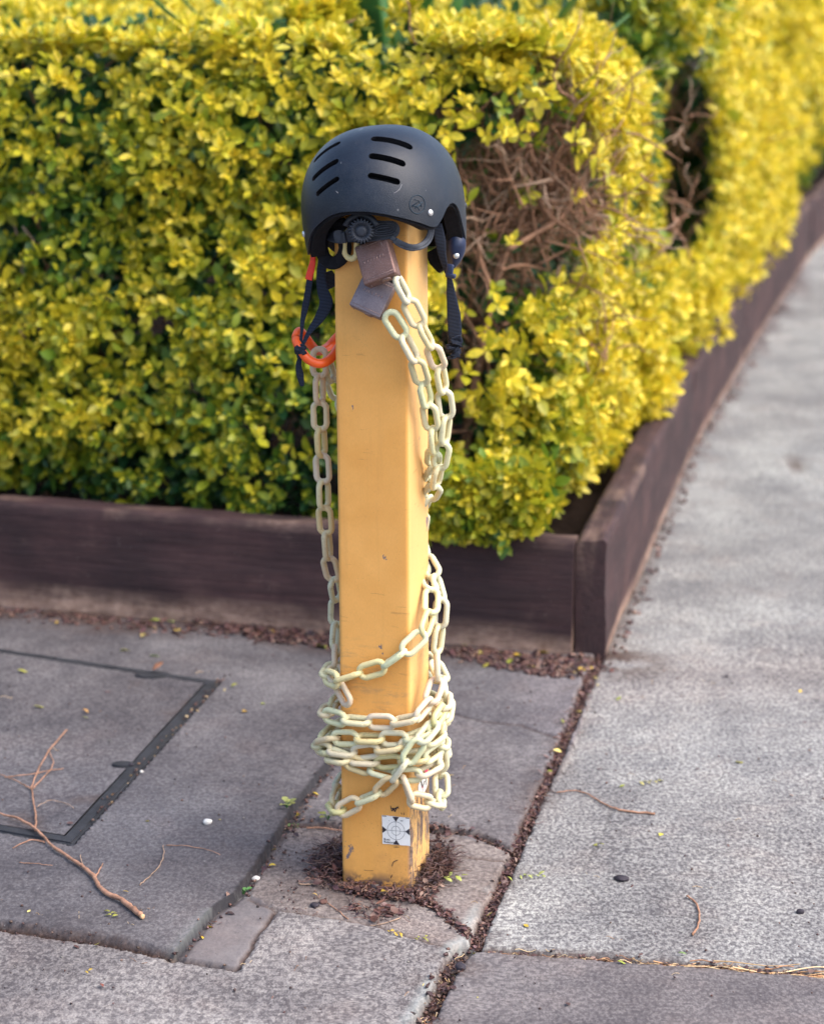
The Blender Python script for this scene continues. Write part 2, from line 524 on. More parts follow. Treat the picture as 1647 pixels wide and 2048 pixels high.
S_D = W([(500, 1790), (545, 1690), (575, 1645), (690, 1655), (865, 1662), (1030, 1705), (945, 1897), (898, 1897), (832, 1879), (744, 1852), (560, 1823)])
S_E = W([(345, 1922), (375, 1890), (398, 1860), (430, 1825), (470, 1800), (510, 1795), (555, 1822), (510, 1882), (470, 1942)])
S_F = W([(-300, 1800), (27, 1862), (200, 1890), (345, 1922), (470, 1942), (510, 1882), (555, 1822), (744, 1852), (832, 1879), (898, 1897), (915, 1905), (905, 1925), (870, 1995), (830, 2075)]) + [(-.2, -3), (-60, -3), (-60, 2.6)]
S_G = W([(915, 1905), (945, 1897), (1120, 1908), (1300, 1922), (1420, 1930), (1647, 1950), (1900, 1970)]) + [(60, 2.2), (60, -3), (-.2, -3)] + W([(830, 2075), (870, 1995), (905, 1925)])
HATCH = W([(-260, 1262), (27, 1302), (440, 1363), (145, 1690), (27, 1668), (-500, 1560)], .012)

def axis(lo, hi, step, far_lo, far_hi):
    a = list(np.arange(lo, hi, step)); s = step; x = a[-1]
    while x < far_hi: s *= 1.12; x += s; a.append(x)
    s = step; x = a[0]; b = []
    while x > far_lo: s *= 1.12; x -= s; b.append(x)
    return np.array(b[::-1] + a)
gx = axis(-.78, .82, .0034, -45, 45)
gy = axis(2.30, 4.25, .0036, -4, 60)
X, Y = np.meshgrid(gx, gy)
wx = X + (fbm(X * 9, Y * 9, seed=3) - .5) * .009 + (vnoise(X * 90, Y * 90, seed=5) - .5) * .0035
wy = Y + (fbm(X * 9, Y * 9, seed=4) - .5) * .009 + (vnoise(X * 90, Y * 90, seed=6) - .5) * .0035
tone = np.zeros(X.shape + (3,))
tone[:] = (.228, .231, .229)          # right-hand path slab
grain = np.full(X.shape, .9)
Z = np.zeros(X.shape)
# the right slab turns greyer and smoother up the path
up = np.clip((Y - 3.2) / 1.6, 0, 1)[..., None]
tone = tone * (1 - up) + np.array((.240, .252, .252)) * up
band = np.exp(-((Y - 3.72 - .25 * (X - .4)) / .16) ** 2)[..., None] * .35
tone = tone * (1 - band) + np.array((.255, .222, .206)) * band
def region(poly, col, z, gr):
    m = poly_in(wx, wy, poly)
    tone[m] = col; Z[m] = z; grain[m] = gr
region(S_A, (.114, .110, .119), .010, .55)
region(S_C, (.138, .131, .138), .002, .55)
mC = poly_in(wx, wy, S_C); Z[mC] = .002 + .0080 * np.clip((X[mC] + .10) / .10, 0, 1) * np.clip((Y[mC] - 3.02) / .25, 0, 1)
mD_ = None
region(S_D, (.195, .172, .164), .001, .6)
region(S_E, (.150, .140, .146), .001, .15)
region(S_F, (.185, .177, .178), .003, .8)
region(S_G, (.148, .138, .142), .0, .6)
# slab by the corner board is paler than the rest of its bay
mB = np.clip((wx - .12) / .12, 0, 1) * poly_in(wx, wy, S_A)
tone = tone * (1 - mB[..., None] * .6) + np.array((.185, .17, .18)) * mB[..., None] * .6
m_h = poly_in(X, Y, HATCH)
dirt = np.zeros(X.shape); wear = np.zeros(X.shape)
def joint(line, w, depth, d_amt=1.0, jag=.5):
    d = seg_dist(wx, wy, line)
    ww = w * (1 + jag * (fbm(X * 30, Y * 30, seed=11) - .5) * 2)
    k = np.clip(1 - (d - ww * .5) / (.004), 0, 1)
    global Z, dirt
    Z = Z - depth * k
    dirt = np.maximum(dirt, k * d_amt)
    # stain that spreads off the joint
    dirt = np.maximum(dirt, d_amt * .5 * np.clip(1 - d / (w * 3.2), 0, 1) * np.clip((fbm(X * 24, Y * 24, seed=13) - .45) * 4, 0, 1))
joint(L_HC, .014, .011)
joint(L_BOT, .009, .008)
joint(L_FG, .020, .014)
joint(L_AF, .007, .014)
joint(L_EF, .0025, .004, .9)
joint(L_DF, .003, .004, .6)
joint(L_CD, .011, .010)
joint(L_BC, .0022, .005, .7, .9)
joint(L_D2, .007, .004)
joint(L_D3, .003, .003, .7)
joint(L_PATH, .012, .008, .8)
for ln in ([(1160, 1745), (1195, 1690), (1232, 1600)], [(1160, 1752), (1210, 1822), (1647, 1850)], [(1210, 1822), (1160, 1830)]):
    d = seg_dist(wx, wy, W(ln)); Z -= .0018 * np.clip(1 - d / .0035, 0, 1); tone *= (1 - .28 * np.clip(1 - d / .003, 0, 1))[..., None]
# chipped pale arrises
for ln, off in ((L_HC, .020), (L_FG, .018)):
    d = seg_dist(wx, wy, ln)
    inD = poly_in(wx, wy, S_D) | poly_in(wx, wy, S_F)
    k = np.clip(1 - abs(d - off) / .012, 0, 1) * inD * np.clip((fbm(X * 14, Y * 14, seed=21) - .38) * 4, 0, 1)
    wear = np.maximum(wear, k * .45)
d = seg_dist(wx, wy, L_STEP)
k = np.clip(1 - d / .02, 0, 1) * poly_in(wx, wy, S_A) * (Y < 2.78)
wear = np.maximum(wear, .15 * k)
dd = np.clip(1.6 - d / .008, 0, 1) * (~poly_in(wx, wy, S_A)); step_shade = (np.clip(1.6 - d / .0040, 0, 1) * .9)[..., None]; tone = tone * (1 - step_shade) + np.array((.020, .021, .027)) * step_shade; grain *= (1 - step_shade[..., 0] * .7)  # shade of the step edge put into the slab tone, dirt along its foot
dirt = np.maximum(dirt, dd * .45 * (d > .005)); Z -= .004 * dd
# dirt under the timber edging
T1 = G(27, 1215, .010); T2 = G(1143, 1310, .010)
LT = [tuple((T1 + (T1 - T2) * 1.2).xy), tuple(T1.xy), tuple(T2.xy), tuple(G(1207, 1308, .012).xy)]
LB = [tuple(G(*p).xy) for p in ((1207, 1308, .012), (1382, 909), (1488, 722), (1620, 512))] + [(3.2, 14.0), (4.4, 18)]
d = seg_dist(wx, wy, LT)
k = np.clip(1.35 - d / (.05 + .09 * fbm(X * 6, Y * 3, seed=17)), 0, 1) * np.clip((fbm(X * 22, Y * 22, seed=19) - .25) * 3, 0, 1)
dirt = np.maximum(dirt, k * .95); Z += .003 * k
d = seg_dist(wx, wy, LB)
k = np.clip(1.1 - d / (.012 + .03 * fbm(X * 5, Y * 5, seed=23)), 0, 1)
dirt = np.maximum(dirt, k * .6)
# dirt collar of the bollard
PC = Vector((-.0360, 2.926, 0))
rr = np.hypot(X - PC.x + .01, Y - PC.y + .01)
k = np.clip(1.25 - rr / (.085 + .05 * fbm(X * 20, Y * 20, seed=29)), 0, 1)
dirt = np.maximum(dirt, k); Z -= .004 * np.clip(1.3 - rr / .11, 0, 1)
k = np.clip(1 - rr / .34, 0, 1) * np.clip((fbm(X * 8, Y * 8, seed=31) - .4) * 4, 0, 1) * (X < 0)
dirt = np.maximum(dirt, k * .3)
Z += (fbm(X * 3, Y * 3, seed=37) - .5) * .006 + (fbm(X * 120, Y * 120, seed=39, oc=2) - .5) * .0012
Z[m_h] = -.03
nyy, nxx = X.shape
me = bpy.data.meshes.new('pavement')
V = np.stack([X, Y, Z], -1).reshape(-1, 3)
idx = np.arange(nyy * nxx).reshape(nyy, nxx)
F = np.stack([idx[:-1, :-1], idx[:-1, 1:], idx[1:, 1:], idx[1:, :-1]], -1).reshape(-1, 4)
def np_mesh(name, V, F, mats, attrs=None, smooth=True, matidx=None):
    me = bpy.data.meshes.new(name)
    me.vertices.add(len(V)); me.vertices.foreach_set('co', np.asarray(V, np.float32).ravel())
    k = F.shape[1]
    me.loops.add(F.size); me.loops.foreach_set('vertex_index', F.astype(np.int32).ravel())
    me.polygons.add(len(F)); me.polygons.foreach_set('loop_start', np.arange(0, F.size, k, dtype=np.int32))
    me.polygons.foreach_set('loop_total', np.full(len(F), k, np.int32))
    me.polygons.foreach_set('use_smooth', np.full(len(F), smooth) if isinstance(smooth, bool) else smooth)
    for m in mats: me.materials.append(m)
    if matidx is not None: me.polygons.foreach_set('material_index', matidx.astype(np.int32))
    for n, a in (attrs or {}).items():
        a = np.asarray(a, np.float32)
        if a.ndim == 2:
            at = me.attributes.new(n, 'FLOAT_COLOR', 'POINT')
            at.data.foreach_set('color', np.concatenate([a, np.ones((len(a), 1), np.float32)], 1).ravel())
        else:
            at = me.attributes.new(n, 'FLOAT', 'POINT'); at.data.foreach_set('value', a)
    me.update(calc_edges=True)
    return bpy.data.objects.new(name, me)
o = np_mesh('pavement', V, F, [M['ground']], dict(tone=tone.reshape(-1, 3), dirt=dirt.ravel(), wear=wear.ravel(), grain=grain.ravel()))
link(o, kind='structure')
def ground_z(x, y):
    if -.9 < x < -.25 and poly_in(np.array([x]), np.array([y]), HATCH)[0]: return .0150
    i = min(max(int(np.searchsorted(gy, y)), 0), nyy - 1); j = min(max(int(np.searchsorted(gx, x)), 0), nxx - 1)
    return float(Z[i, j])

# access cover let into the left slab
def prism(mb, poly, z0, z1, mat=0):
    n = len(poly)
    vs = [(x, y, z0) for x, y in poly] + [(x, y, z1) for x, y in poly]
    fs = [tuple(reversed(range(n))), tuple(range(n, 2 * n))] + [(i, (i + 1) % n, n + (i + 1) % n, n + i) for i in range(n)]
    mb.add(vs, fs, mat, False)
def cover():
    p = [Vector((x, y)) for x, y in W([(-200, 1268), (440, 1363), (145, 1690), (-420, 1592)], .012)]
    c = sum(p, Vector((0, 0))) / 4
    root = empty('access_cover', (c.x, c.y, 0), label='concrete-filled access cover with dark steel rim, set in the left paving slab', cat='access cover')
    q = [a - c for a in p]
    area = sum(q[i].x * q[(i + 1) % 4].y - q[(i + 1) % 4].x * q[i].y for i in range(4))
    if area < 0: q = q[::-1]
    def inset(q, d):
        out = []
        for i in range(4):
            a, b, e = q[i - 1], q[i], q[(i + 1) % 4]
            n1 = (b - a).normalized(); n2 = (e - b).normalized()
            n1 = Vector((-n1.y, n1.x)); n2 = Vector((-n2.y, n2.x))
            bis = (n1 + n2); out.append(b + bis * (d / max(.2, bis.dot(n1))))
        return out
    a, b, e, f = q, inset(q, .004), inset(q, .020), inset(q, .023)
    mb = MB()
    for i in range(4):
        j = (i + 1) % 4
        prism(mb, [(a[i].x, a[i].y), (a[j].x, a[j].y), (b[j].x, b[j].y), (b[i].x, b[i].y)], -.02, .011)
        prism(mb, [(b[i].x, b[i].y), (b[j].x, b[j].y), (e[j].x, e[j].y), (e[i].x, e[i].y)], -.02, .0138)
    mb.build('steel_rim', M['dsteel'], parent=root)
    # concrete infill, gridded so that it takes the paving material's attributes
    n = 60
    vs = []
    for i in range(n + 1):
        for j in range(n + 1):
            s, t_ = i / n, j / n
            pt = f[0] * (1 - s) * (1 - t_) + f[1] * s * (1 - t_) + f[2] * s * t_ + f[3] * (1 - s) * t_
            vs.append((pt.x, pt.y, .0135))
    vs = np.array(vs)
    vs[:, 2] += (fbm(vs[:, 0] * 8, vs[:, 1] * 8, seed=51) - .5) * .003
    ii = np.arange((n + 1) ** 2).reshape(n + 1, n + 1)
    Fq = np.stack([ii[:-1, :-1], ii[1:, :-1], ii[1:, 1:], ii[:-1, 1:]], -1).reshape(-1, 4)
    N = len(vs)
    dr = np.clip((fbm(vs[:, 0] * 10, vs[:, 1] * 10, seed=52) - .62) * 4, 0, .4)
    io = np_mesh('concrete_infill', vs, Fq, [M['ground']], dict(tone=np.tile((.110, .106, .115), (N, 1)), dirt=dr, wear=np.zeros(N), grain=np.full(N, .6)))
    link(io, parent=root)
    # lifting key slots
    for (u, v, s) in ((247, 1531, .018), (305, 1352, .030)):
        pt = G(u, v, .0135)
        mb = MB()
        ring = [(pt.x - c.x + s * math.cos(a_) * 1.0, pt.y - c.y + s * .55 * math.sin(a_)) for a_ in [2 * math.pi * k / 20 for k in range(20)]]
        prism(mb, ring, .008, .0172)
        mb.build('lifting_slot', M['dsteel'], parent=root)
cover()

# ------------------------------------------------------------------ timber edging and soil
def sleeper(name, a, b, h, th, label, worn=True, inward=1, worn_h=.035):
    """a->b outer bottom line; thickness grows to the left of a->b when inward = 1"""
    a = Vector((a[0], a[1], 0)); b = Vector((b[0], b[1], 0))
    L = (b - a).length; ang = math.atan2(b.y - a.y, b.x - a.x)
    nx, nz, ny = max(20, int(L / .02)), 12, 5
    xs = np.linspace(0, L, nx + 1); prof = []
    r = .006
    # closed profile in (y,z), y to the left
    def edge(p, q, n): return [(p[0] + (q[0] - p[0]) * i / n, p[1] + (q[1] - p[1]) * i / n) for i in range(n)]
    z0 = -.012
    prof += edge((0, z0 + r), (0, h - r), nz); prof += edge((0, h - r), (r, h), 2); prof += edge((r, h), (th - r, h), ny)
    prof += edge((th - r, h), (th, h - r), 2); prof += edge((th, h - r), (th, z0), 4); prof += edge((th, z0), (r, z0), 2); prof += edge((r, z0), (0, z0 + r), 1)
    P = np.array(prof); m = len(P)
    XX = np.repeat(xs, m); YY = np.tile(P[:, 0], nx + 1) * inward; ZZ = np.tile(P[:, 1], nx + 1)
    so = int(abs(a.x * 37 + b.y * 11) * 3) % 97
    YY = YY + (fbm(XX * 4, ZZ * 14, seed=so) - .5) * .008 + (fbm(XX * 22, ZZ * 60, seed=so + 1) - .5) * .004
    ZZ = ZZ + (ZZ > h * .6) * ((fbm(XX * 3, YY * 20, seed=so + 2) - .5) * .010 + (fbm(XX * 25, YY * 50, seed=so + 3) - .5) * .005)
    wn = np.clip(1.5 - ZZ / worn_h + (fbm(XX * 7, ZZ * 20, seed=so + 4) - .5) * 1.2, 0, 1) * (ZZ < h * .5)
    wt = np.clip((fbm(XX * 9, YY * 30, seed=so + 5) - .5) * 5, 0, 1) * (ZZ > h - .012) * .35
    V = np.stack([XX, YY, ZZ], -1)
    ii = np.arange((nx + 1) * m).reshape(nx + 1, m)
    jj = np.roll(ii, -1, 1)
    F = np.stack([ii[:-1], ii[1:], jj[1:], jj[:-1]], -1).reshape(-1, 4)
    # end caps as quad fans
    c0 = len(V); V = np.concatenate([V, [[0, th * .5 * inward, h * .5], [L, th * .5 * inward, h * .5]]])
    caps = []
    for k in range(0, m - 1, 2): caps.append((c0, ii[0, k], ii[0, k + 1], ii[0, (k + 2) % m]))
    for k in range(0, m - 1, 2): caps.append((c0 + 1, ii[-1, (k + 2) % m], ii[-1, k + 1], ii[-1, k]))
    if m % 2:
        caps.append((c0, ii[0, m - 1], ii[0, 0], ii[0, 0]))
        caps = [q for q in caps if len(set(q)) == 4]
    F = np.concatenate([F, np.array(caps)])
    wn = wn * np.clip(XX / .05, 0, 1)
    w = np.concatenate([np.maximum(wn if worn else wn * 0, wt), [0, 0]])
    sm = np.ones(len(F), bool); sm[-len(caps):] = False
    o = np_mesh(name, V, F, [M['timber']], dict(worn=w), sm)
    o.data.set_sharp_from_angle(angle=R(60))
    o.location = a; o.rotation_euler = (0, 0, ang)
    me = o.data
    link(o, label=label, cat='timber edging', group='timber edging boards round the hedge bed')
    return o
TH = .222
ca = Vector(T2.xy)
dirA = (T1 - T2).normalized()
endA = T1 + dirA * 1.9
sleeper('timber_edging', (endA.x, endA.y), (T2.x - .001, T2.y), TH, .05, 'dark brown front edging board behind the yellow post, under the hedge', inward=1, worn_h=.04)
pB = [Vector(p) for p in LB]
q0 = G(1207, 1306)
labs = ['side edging board whose dark end grain shows at the bed corner', 'second side edging board along the pale path', 'third side edging board along the path, blurred', 'farthest side edging board along the path']
for i in range(3):
    a, b = pB[i], pB[i + 1]
    t = (b - a).normalized()
    sleeper('timber_edging', (a.x, a.y), (b.x - t.x * .004, b.y - t.y * .004), TH, .055, labs[i], inward=1, worn_h=.02)
sleeper('timber_edging', (pB[3].x, pB[3].y), (pB[4].x, pB[4].y), TH, .055, labs[3], inward=1, worn_h=.02)
# soil bed
mb = MB()
bed = [(endA.x, endA.y + .06), (T2.x - .01, T2.y + .06), (pB[1].x - .07, pB[1].y), (pB[2].x - .07, pB[2].y), (pB[3].x - .07, pB[3].y), (3.1, 14), (4.2, 18), (-8, 18), (-8, endA.y + .3)]
prism(mb, bed, .02, .15)
mb.build('soil', M['soil'], kind='structure')

# ------------------------------------------------------------------ foliage
LEAF_T = np.array([0, .22, .50, .78, 1.0]); LEAF_W = np.array([.02, .17, .27, .20, .012])
def leaf_batch(pos, axis, up, L, col, wscale=1.0, curl=.12, fold=.25):
    """vectorised leaves: pos (n,3), axis dir (n,3), up normal (n,3), L (n), col (n,3)"""
    n = len(pos)
    axis = axis / np.linalg.norm(axis, axis=1, keepdims=True)
    side = np.cross(axis, up); side /= np.linalg.norm(side, axis=1, keepdims=True) + 1e-9
    nrm = np.cross(side, axis)
    curl = np.broadcast_to(np.asarray(curl, float), (n,))
    V = np.zeros((n, 15, 3))
    for i, (t, w) in enumerate(zip(LEAF_T, LEAF_W)):
        c = pos + axis * (L * t)[:, None] - nrm * (L * curl * t * t)[:, None]
        ww = (L * w * wscale)[:, None]
        V[:, i * 3] = c - side * ww + nrm * ww * fold
        V[:, i * 3 + 1] = c
        V[:, i * 3 + 2] = c + side * ww + nrm * ww * fold
    q = []
    for i in range(4):
        q += [(i * 3, i * 3 + 1, i * 3 + 4, i * 3 + 3), (i * 3 + 1, i * 3 + 2, i * 3 + 5, i * 3 + 4)]
    q = np.array(q)
    F = (q[None] + (np.arange(n) * 15)[:, None, None]).reshape(-1, 4)
    C = np.repeat(col, 15, 0)
    return V.reshape(-1, 3), F, C
rng = np.random.default_rng(11)
def rosettes(P, N, size, yel, pairs=4):
    """P shoot tip positions, N shoot axis, yel 0..1 yellowness"""
    n = len(P)
    N = N / np.linalg.norm(N, axis=1, keepdims=True)
    a = np.cross(N, rng.normal(size=(n, 3))); a /= np.linalg.norm(a, axis=1, keepdims=True)
    b = np.cross(N, a)
    outs = []
    for k in range(pairs):
        f = k / max(1, pairs - 1)            # 0 tip .. 1 base
        for s in (1, -1):
            keep = rng.random(n) < (.97 - .15 * f)
            th = (k % 2) * math.pi / 2 + rng.normal(0, .3, n)
            r = (a * np.cos(th)[:, None] + b * np.sin(th)[:, None]) * s
            open_ = .45 + .75 * f + rng.normal(0, .16, n)
            ax = N * np.cos(open_)[:, None] + r * np.sin(open_)[:, None] + rng.normal(0, .10, (n, 3))
            up = N * np.sin(open_)[:, None] - r * np.cos(open_)[:, None] + rng.normal(0, .15, (n, 3))
            L = size * (.62 + .45 * f) * rng.uniform(.6, 1.35, n)
            pos = P - N * (size * .62 * f)[:, None] + r * .002
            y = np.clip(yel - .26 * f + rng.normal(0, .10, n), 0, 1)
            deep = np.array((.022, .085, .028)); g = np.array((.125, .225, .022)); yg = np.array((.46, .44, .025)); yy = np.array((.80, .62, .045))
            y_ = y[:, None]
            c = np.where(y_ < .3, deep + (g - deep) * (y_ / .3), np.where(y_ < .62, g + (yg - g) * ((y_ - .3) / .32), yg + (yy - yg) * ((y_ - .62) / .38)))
            c = c * rng.uniform(.82, 1.15, (n, 1))
            outs.append((pos[keep], ax[keep], up[keep], L[keep], c[keep]))
    return [np.concatenate([o[i] for o in outs]) for i in range(5)]

# plan outline of the clipped hedge (outer face)
c0 = np.array([T2.x, T2.y]); dA = np.array([dirA.x, dirA.y])
nA = np.array([dA[1], -dA[0]])
if nA[1] > 0: nA = -nA                               # faces the camera
tB = np.array([pB[1].x - pB[0].x, pB[1].y - pB[0].y]); tB /= np.linalg.norm(tB)
def make_outline():
    pts = []
    inner = c0 - nA * .085
    for s in np.linspace(2.25, .20, 24): pts.append(inner + dA * s)
    cor = [inner + dA * .10 + tB * .03, inner + dA * .03 + tB * .12, inner + tB * .26 + np.array([.0, 0])]
    pts += cor
    for i in range(len(pB) - 1):
        a = np.array([pB[i].x, pB[i].y]); b = np.array([pB[i + 1].x, pB[i + 1].y])
        t = (b - a) / np.linalg.norm(b - a); nl = np.array([-t[1], t[0]])
        m = max(2, int(np.linalg.norm(b - a) / .2))
        for k in range(m):
            p = a + (b - a) * k / m + nl * .06
            if p[1] > c0[1] + .36: pts.append(p)
    return np.array(pts)
OUT = make_outline()
segL = np.linalg.norm(np.diff(OUT, axis=0), axis=1)
cum = np.concatenate([[0], np.cumsum(segL)])
def at_s(s):
    x = np.interp(s, cum, OUT[:, 0]); y = np.interp(s, cum, OUT[:, 1])
    e = .06
    tx = np.interp(s + e, cum, OUT[:, 0]) - np.interp(s - e, cum, OUT[:, 0]); ty = np.interp(s + e, cum, OUT[:, 1]) - np.interp(s - e, cum, OUT[:, 1])
    l = np.hypot(tx, ty) + 1e-9
    return x, y, ty / l, -tx / l                      # outward normal is to the right of travel
s_corner = float(cum[24]); s_gap0 = s_corner + .95; s_gap1 = s_corner + 1.95
HTOP = 1.07
BARE = [(1010, 440, 190, 160, .97), (960, 330, 110, 110, .93), (1090, 400, 150, 130, .97), (1060, 260, 120, 60, .85), (930, 620, 60, 90, .8), (300, 650, 60, 45, .8), (60, 460, 50, 40, .85), (380, 800, 50, 40, .0), (570, 860, 55, 70, .75), (640, 980, 120, 45, .8), (430, 560, 40, 50, .5),
        (930, 740, 60, 170, .85), (1000, 690, 70, 60, .6), (1375, 300, 66, 250, 1.0), (1380, 110, 50, 50, .7), (1050, 190, 110, 70, .6), (1130, 560, 80, 50, .5), (1290, 520, 50, 50, .7), (1130, 980, 60, 50, .7), (580, 40, 45, 40, .6), (520, 250, 45, 45, .5), (560, 610, 50, 60, .5), (880, 240, 60, 90, .6),
        (1200, 660, 50, 50, .4), (200, 190, 60, 40, .4), (940, 560, 80, 90, .55), (880, 880, 60, 80, .8), (770, 60, 80, 50, .97)]
def bare_prob(P):
    u, v, d = proj_np(P)
    k = np.zeros(len(P))
    for (bu, bv, ru, rv, a) in BARE:
        e = ((u - bu) / ru) ** 2 + ((v - bv) / rv) ** 2
        k = np.maximum(k, a * np.clip(1.6 - e, 0, 1))
    return k
def lump(s, z):
    return (fbm(s * 5.5, z * 5.5, seed=61, oc=3) - .5) * .16 + (fbm(s * 16, z * 16, seed=63, oc=2) - .5) * .06
def face_shoots(s0, s1, dens, depth0, depth1, size, ybase, zlo=.19, seed=0, pairs=4, use_bare=True, zhi=None):
    zt = zhi or HTOP + .02; area = (s1 - s0) * (zt - zlo)
    n = int(area * dens)
    s = rng.uniform(s0, s1, n); z = rng.uniform(zlo, zt, n)
    x, y, nx, ny = at_s(s)
    inset = rng.uniform(depth0, depth1, n)
    off = lump(s, z) - inset
    tz = np.clip((z - (HTOP - .13)) / .13, 0, 1)
    off = off - tz ** 2 * .09
    bz = np.clip((.34 - z) / .15, 0, 1); off = off - bz ** 2 * (.03 + .04 * (s < s_corner - .9)) * (zhi is None)
    P = np.stack([x + nx * off, y + ny * off, z], -1)
    N = np.stack([nx, ny, .28 + tz * 1.2 - .25 * bz], -1) + rng.normal(0, .42, (n, 3))
    hole = fbm(s * 3.4, z * 3.4, seed=71 + seed, oc=2)
    clump = vnoise(s * 10, z * 10, seed=75 + seed)
    pr = np.clip((hole - .16) * 6, 0, 1) * (.62 + .5 * clump)
    if use_bare: pr = pr * (1 - bare_prob(P))
    keep = rng.random(n) < pr
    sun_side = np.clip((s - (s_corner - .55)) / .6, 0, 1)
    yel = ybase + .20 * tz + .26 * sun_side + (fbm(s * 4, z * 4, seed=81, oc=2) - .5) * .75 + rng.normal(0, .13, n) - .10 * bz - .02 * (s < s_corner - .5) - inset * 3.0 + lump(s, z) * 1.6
    sz = size * rng.uniform(.8, 1.25, n)
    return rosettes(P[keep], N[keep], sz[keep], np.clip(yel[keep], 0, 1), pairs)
def top_shoots(poly_fn, n, size, ybase, dens_mask=True):
    P = poly_fn(n)
    N = np.stack([rng.normal(0, .3, len(P)), -.15 + rng.normal(0, .3, len(P)), np.ones(len(P))], -1)
    if dens_mask:
        keep = rng.random(len(P)) < (1 - bare_prob(P)) * np.clip((fbm(P[:, 0] * 4, P[:, 1] * 4, seed=91) - .2) * 5, .0, 1)
        P = P[keep]; N = N[keep]
    yel = ybase + rng.normal(0, .12, len(P))
    return rosettes(P, N, size * rng.uniform(.8, 1.25, len(P)), np.clip(yel, 0, 1), 4)
def foliage(name, parent, batches, **k):
    Vs, Fs, Cs = [], [], []; o_ = 0
    for b in batches:
        V, F, C = leaf_batch(*b, wscale=rng.uniform(.85, 1.15, len(b[0])), curl=rng.uniform(-.05, .35, len(b[0])))
        Vs.append(V); Fs.append(F + o_); Cs.append(C); o_ += len(V)
    o = np_mesh(name, np.concatenate(Vs), np.concatenate(Fs), [M['leaf']], dict(leafcol=np.concatenate(Cs)))
    return link(o, parent=parent, **k)
# the LEAF_W product needs per-leaf scale
def twig(mb, p, d, L, r, n=7, wander=.35, rnd=random, mat=0):
    pts = [Vector(p)]; d = Vector(d).normalized(); rad = [r]
    for i in range(n):
        d = (d + Vector((rnd.gauss(0, wander), rnd.gauss(0, wander), rnd.gauss(0, wander)))).normalized()
        pts.append(pts[-1] + d * L / n); rad.append(r * (1 - .75 * (i + 1) / n))
    tube(mb, pts, rad, 5, mat=mat)
    return pts

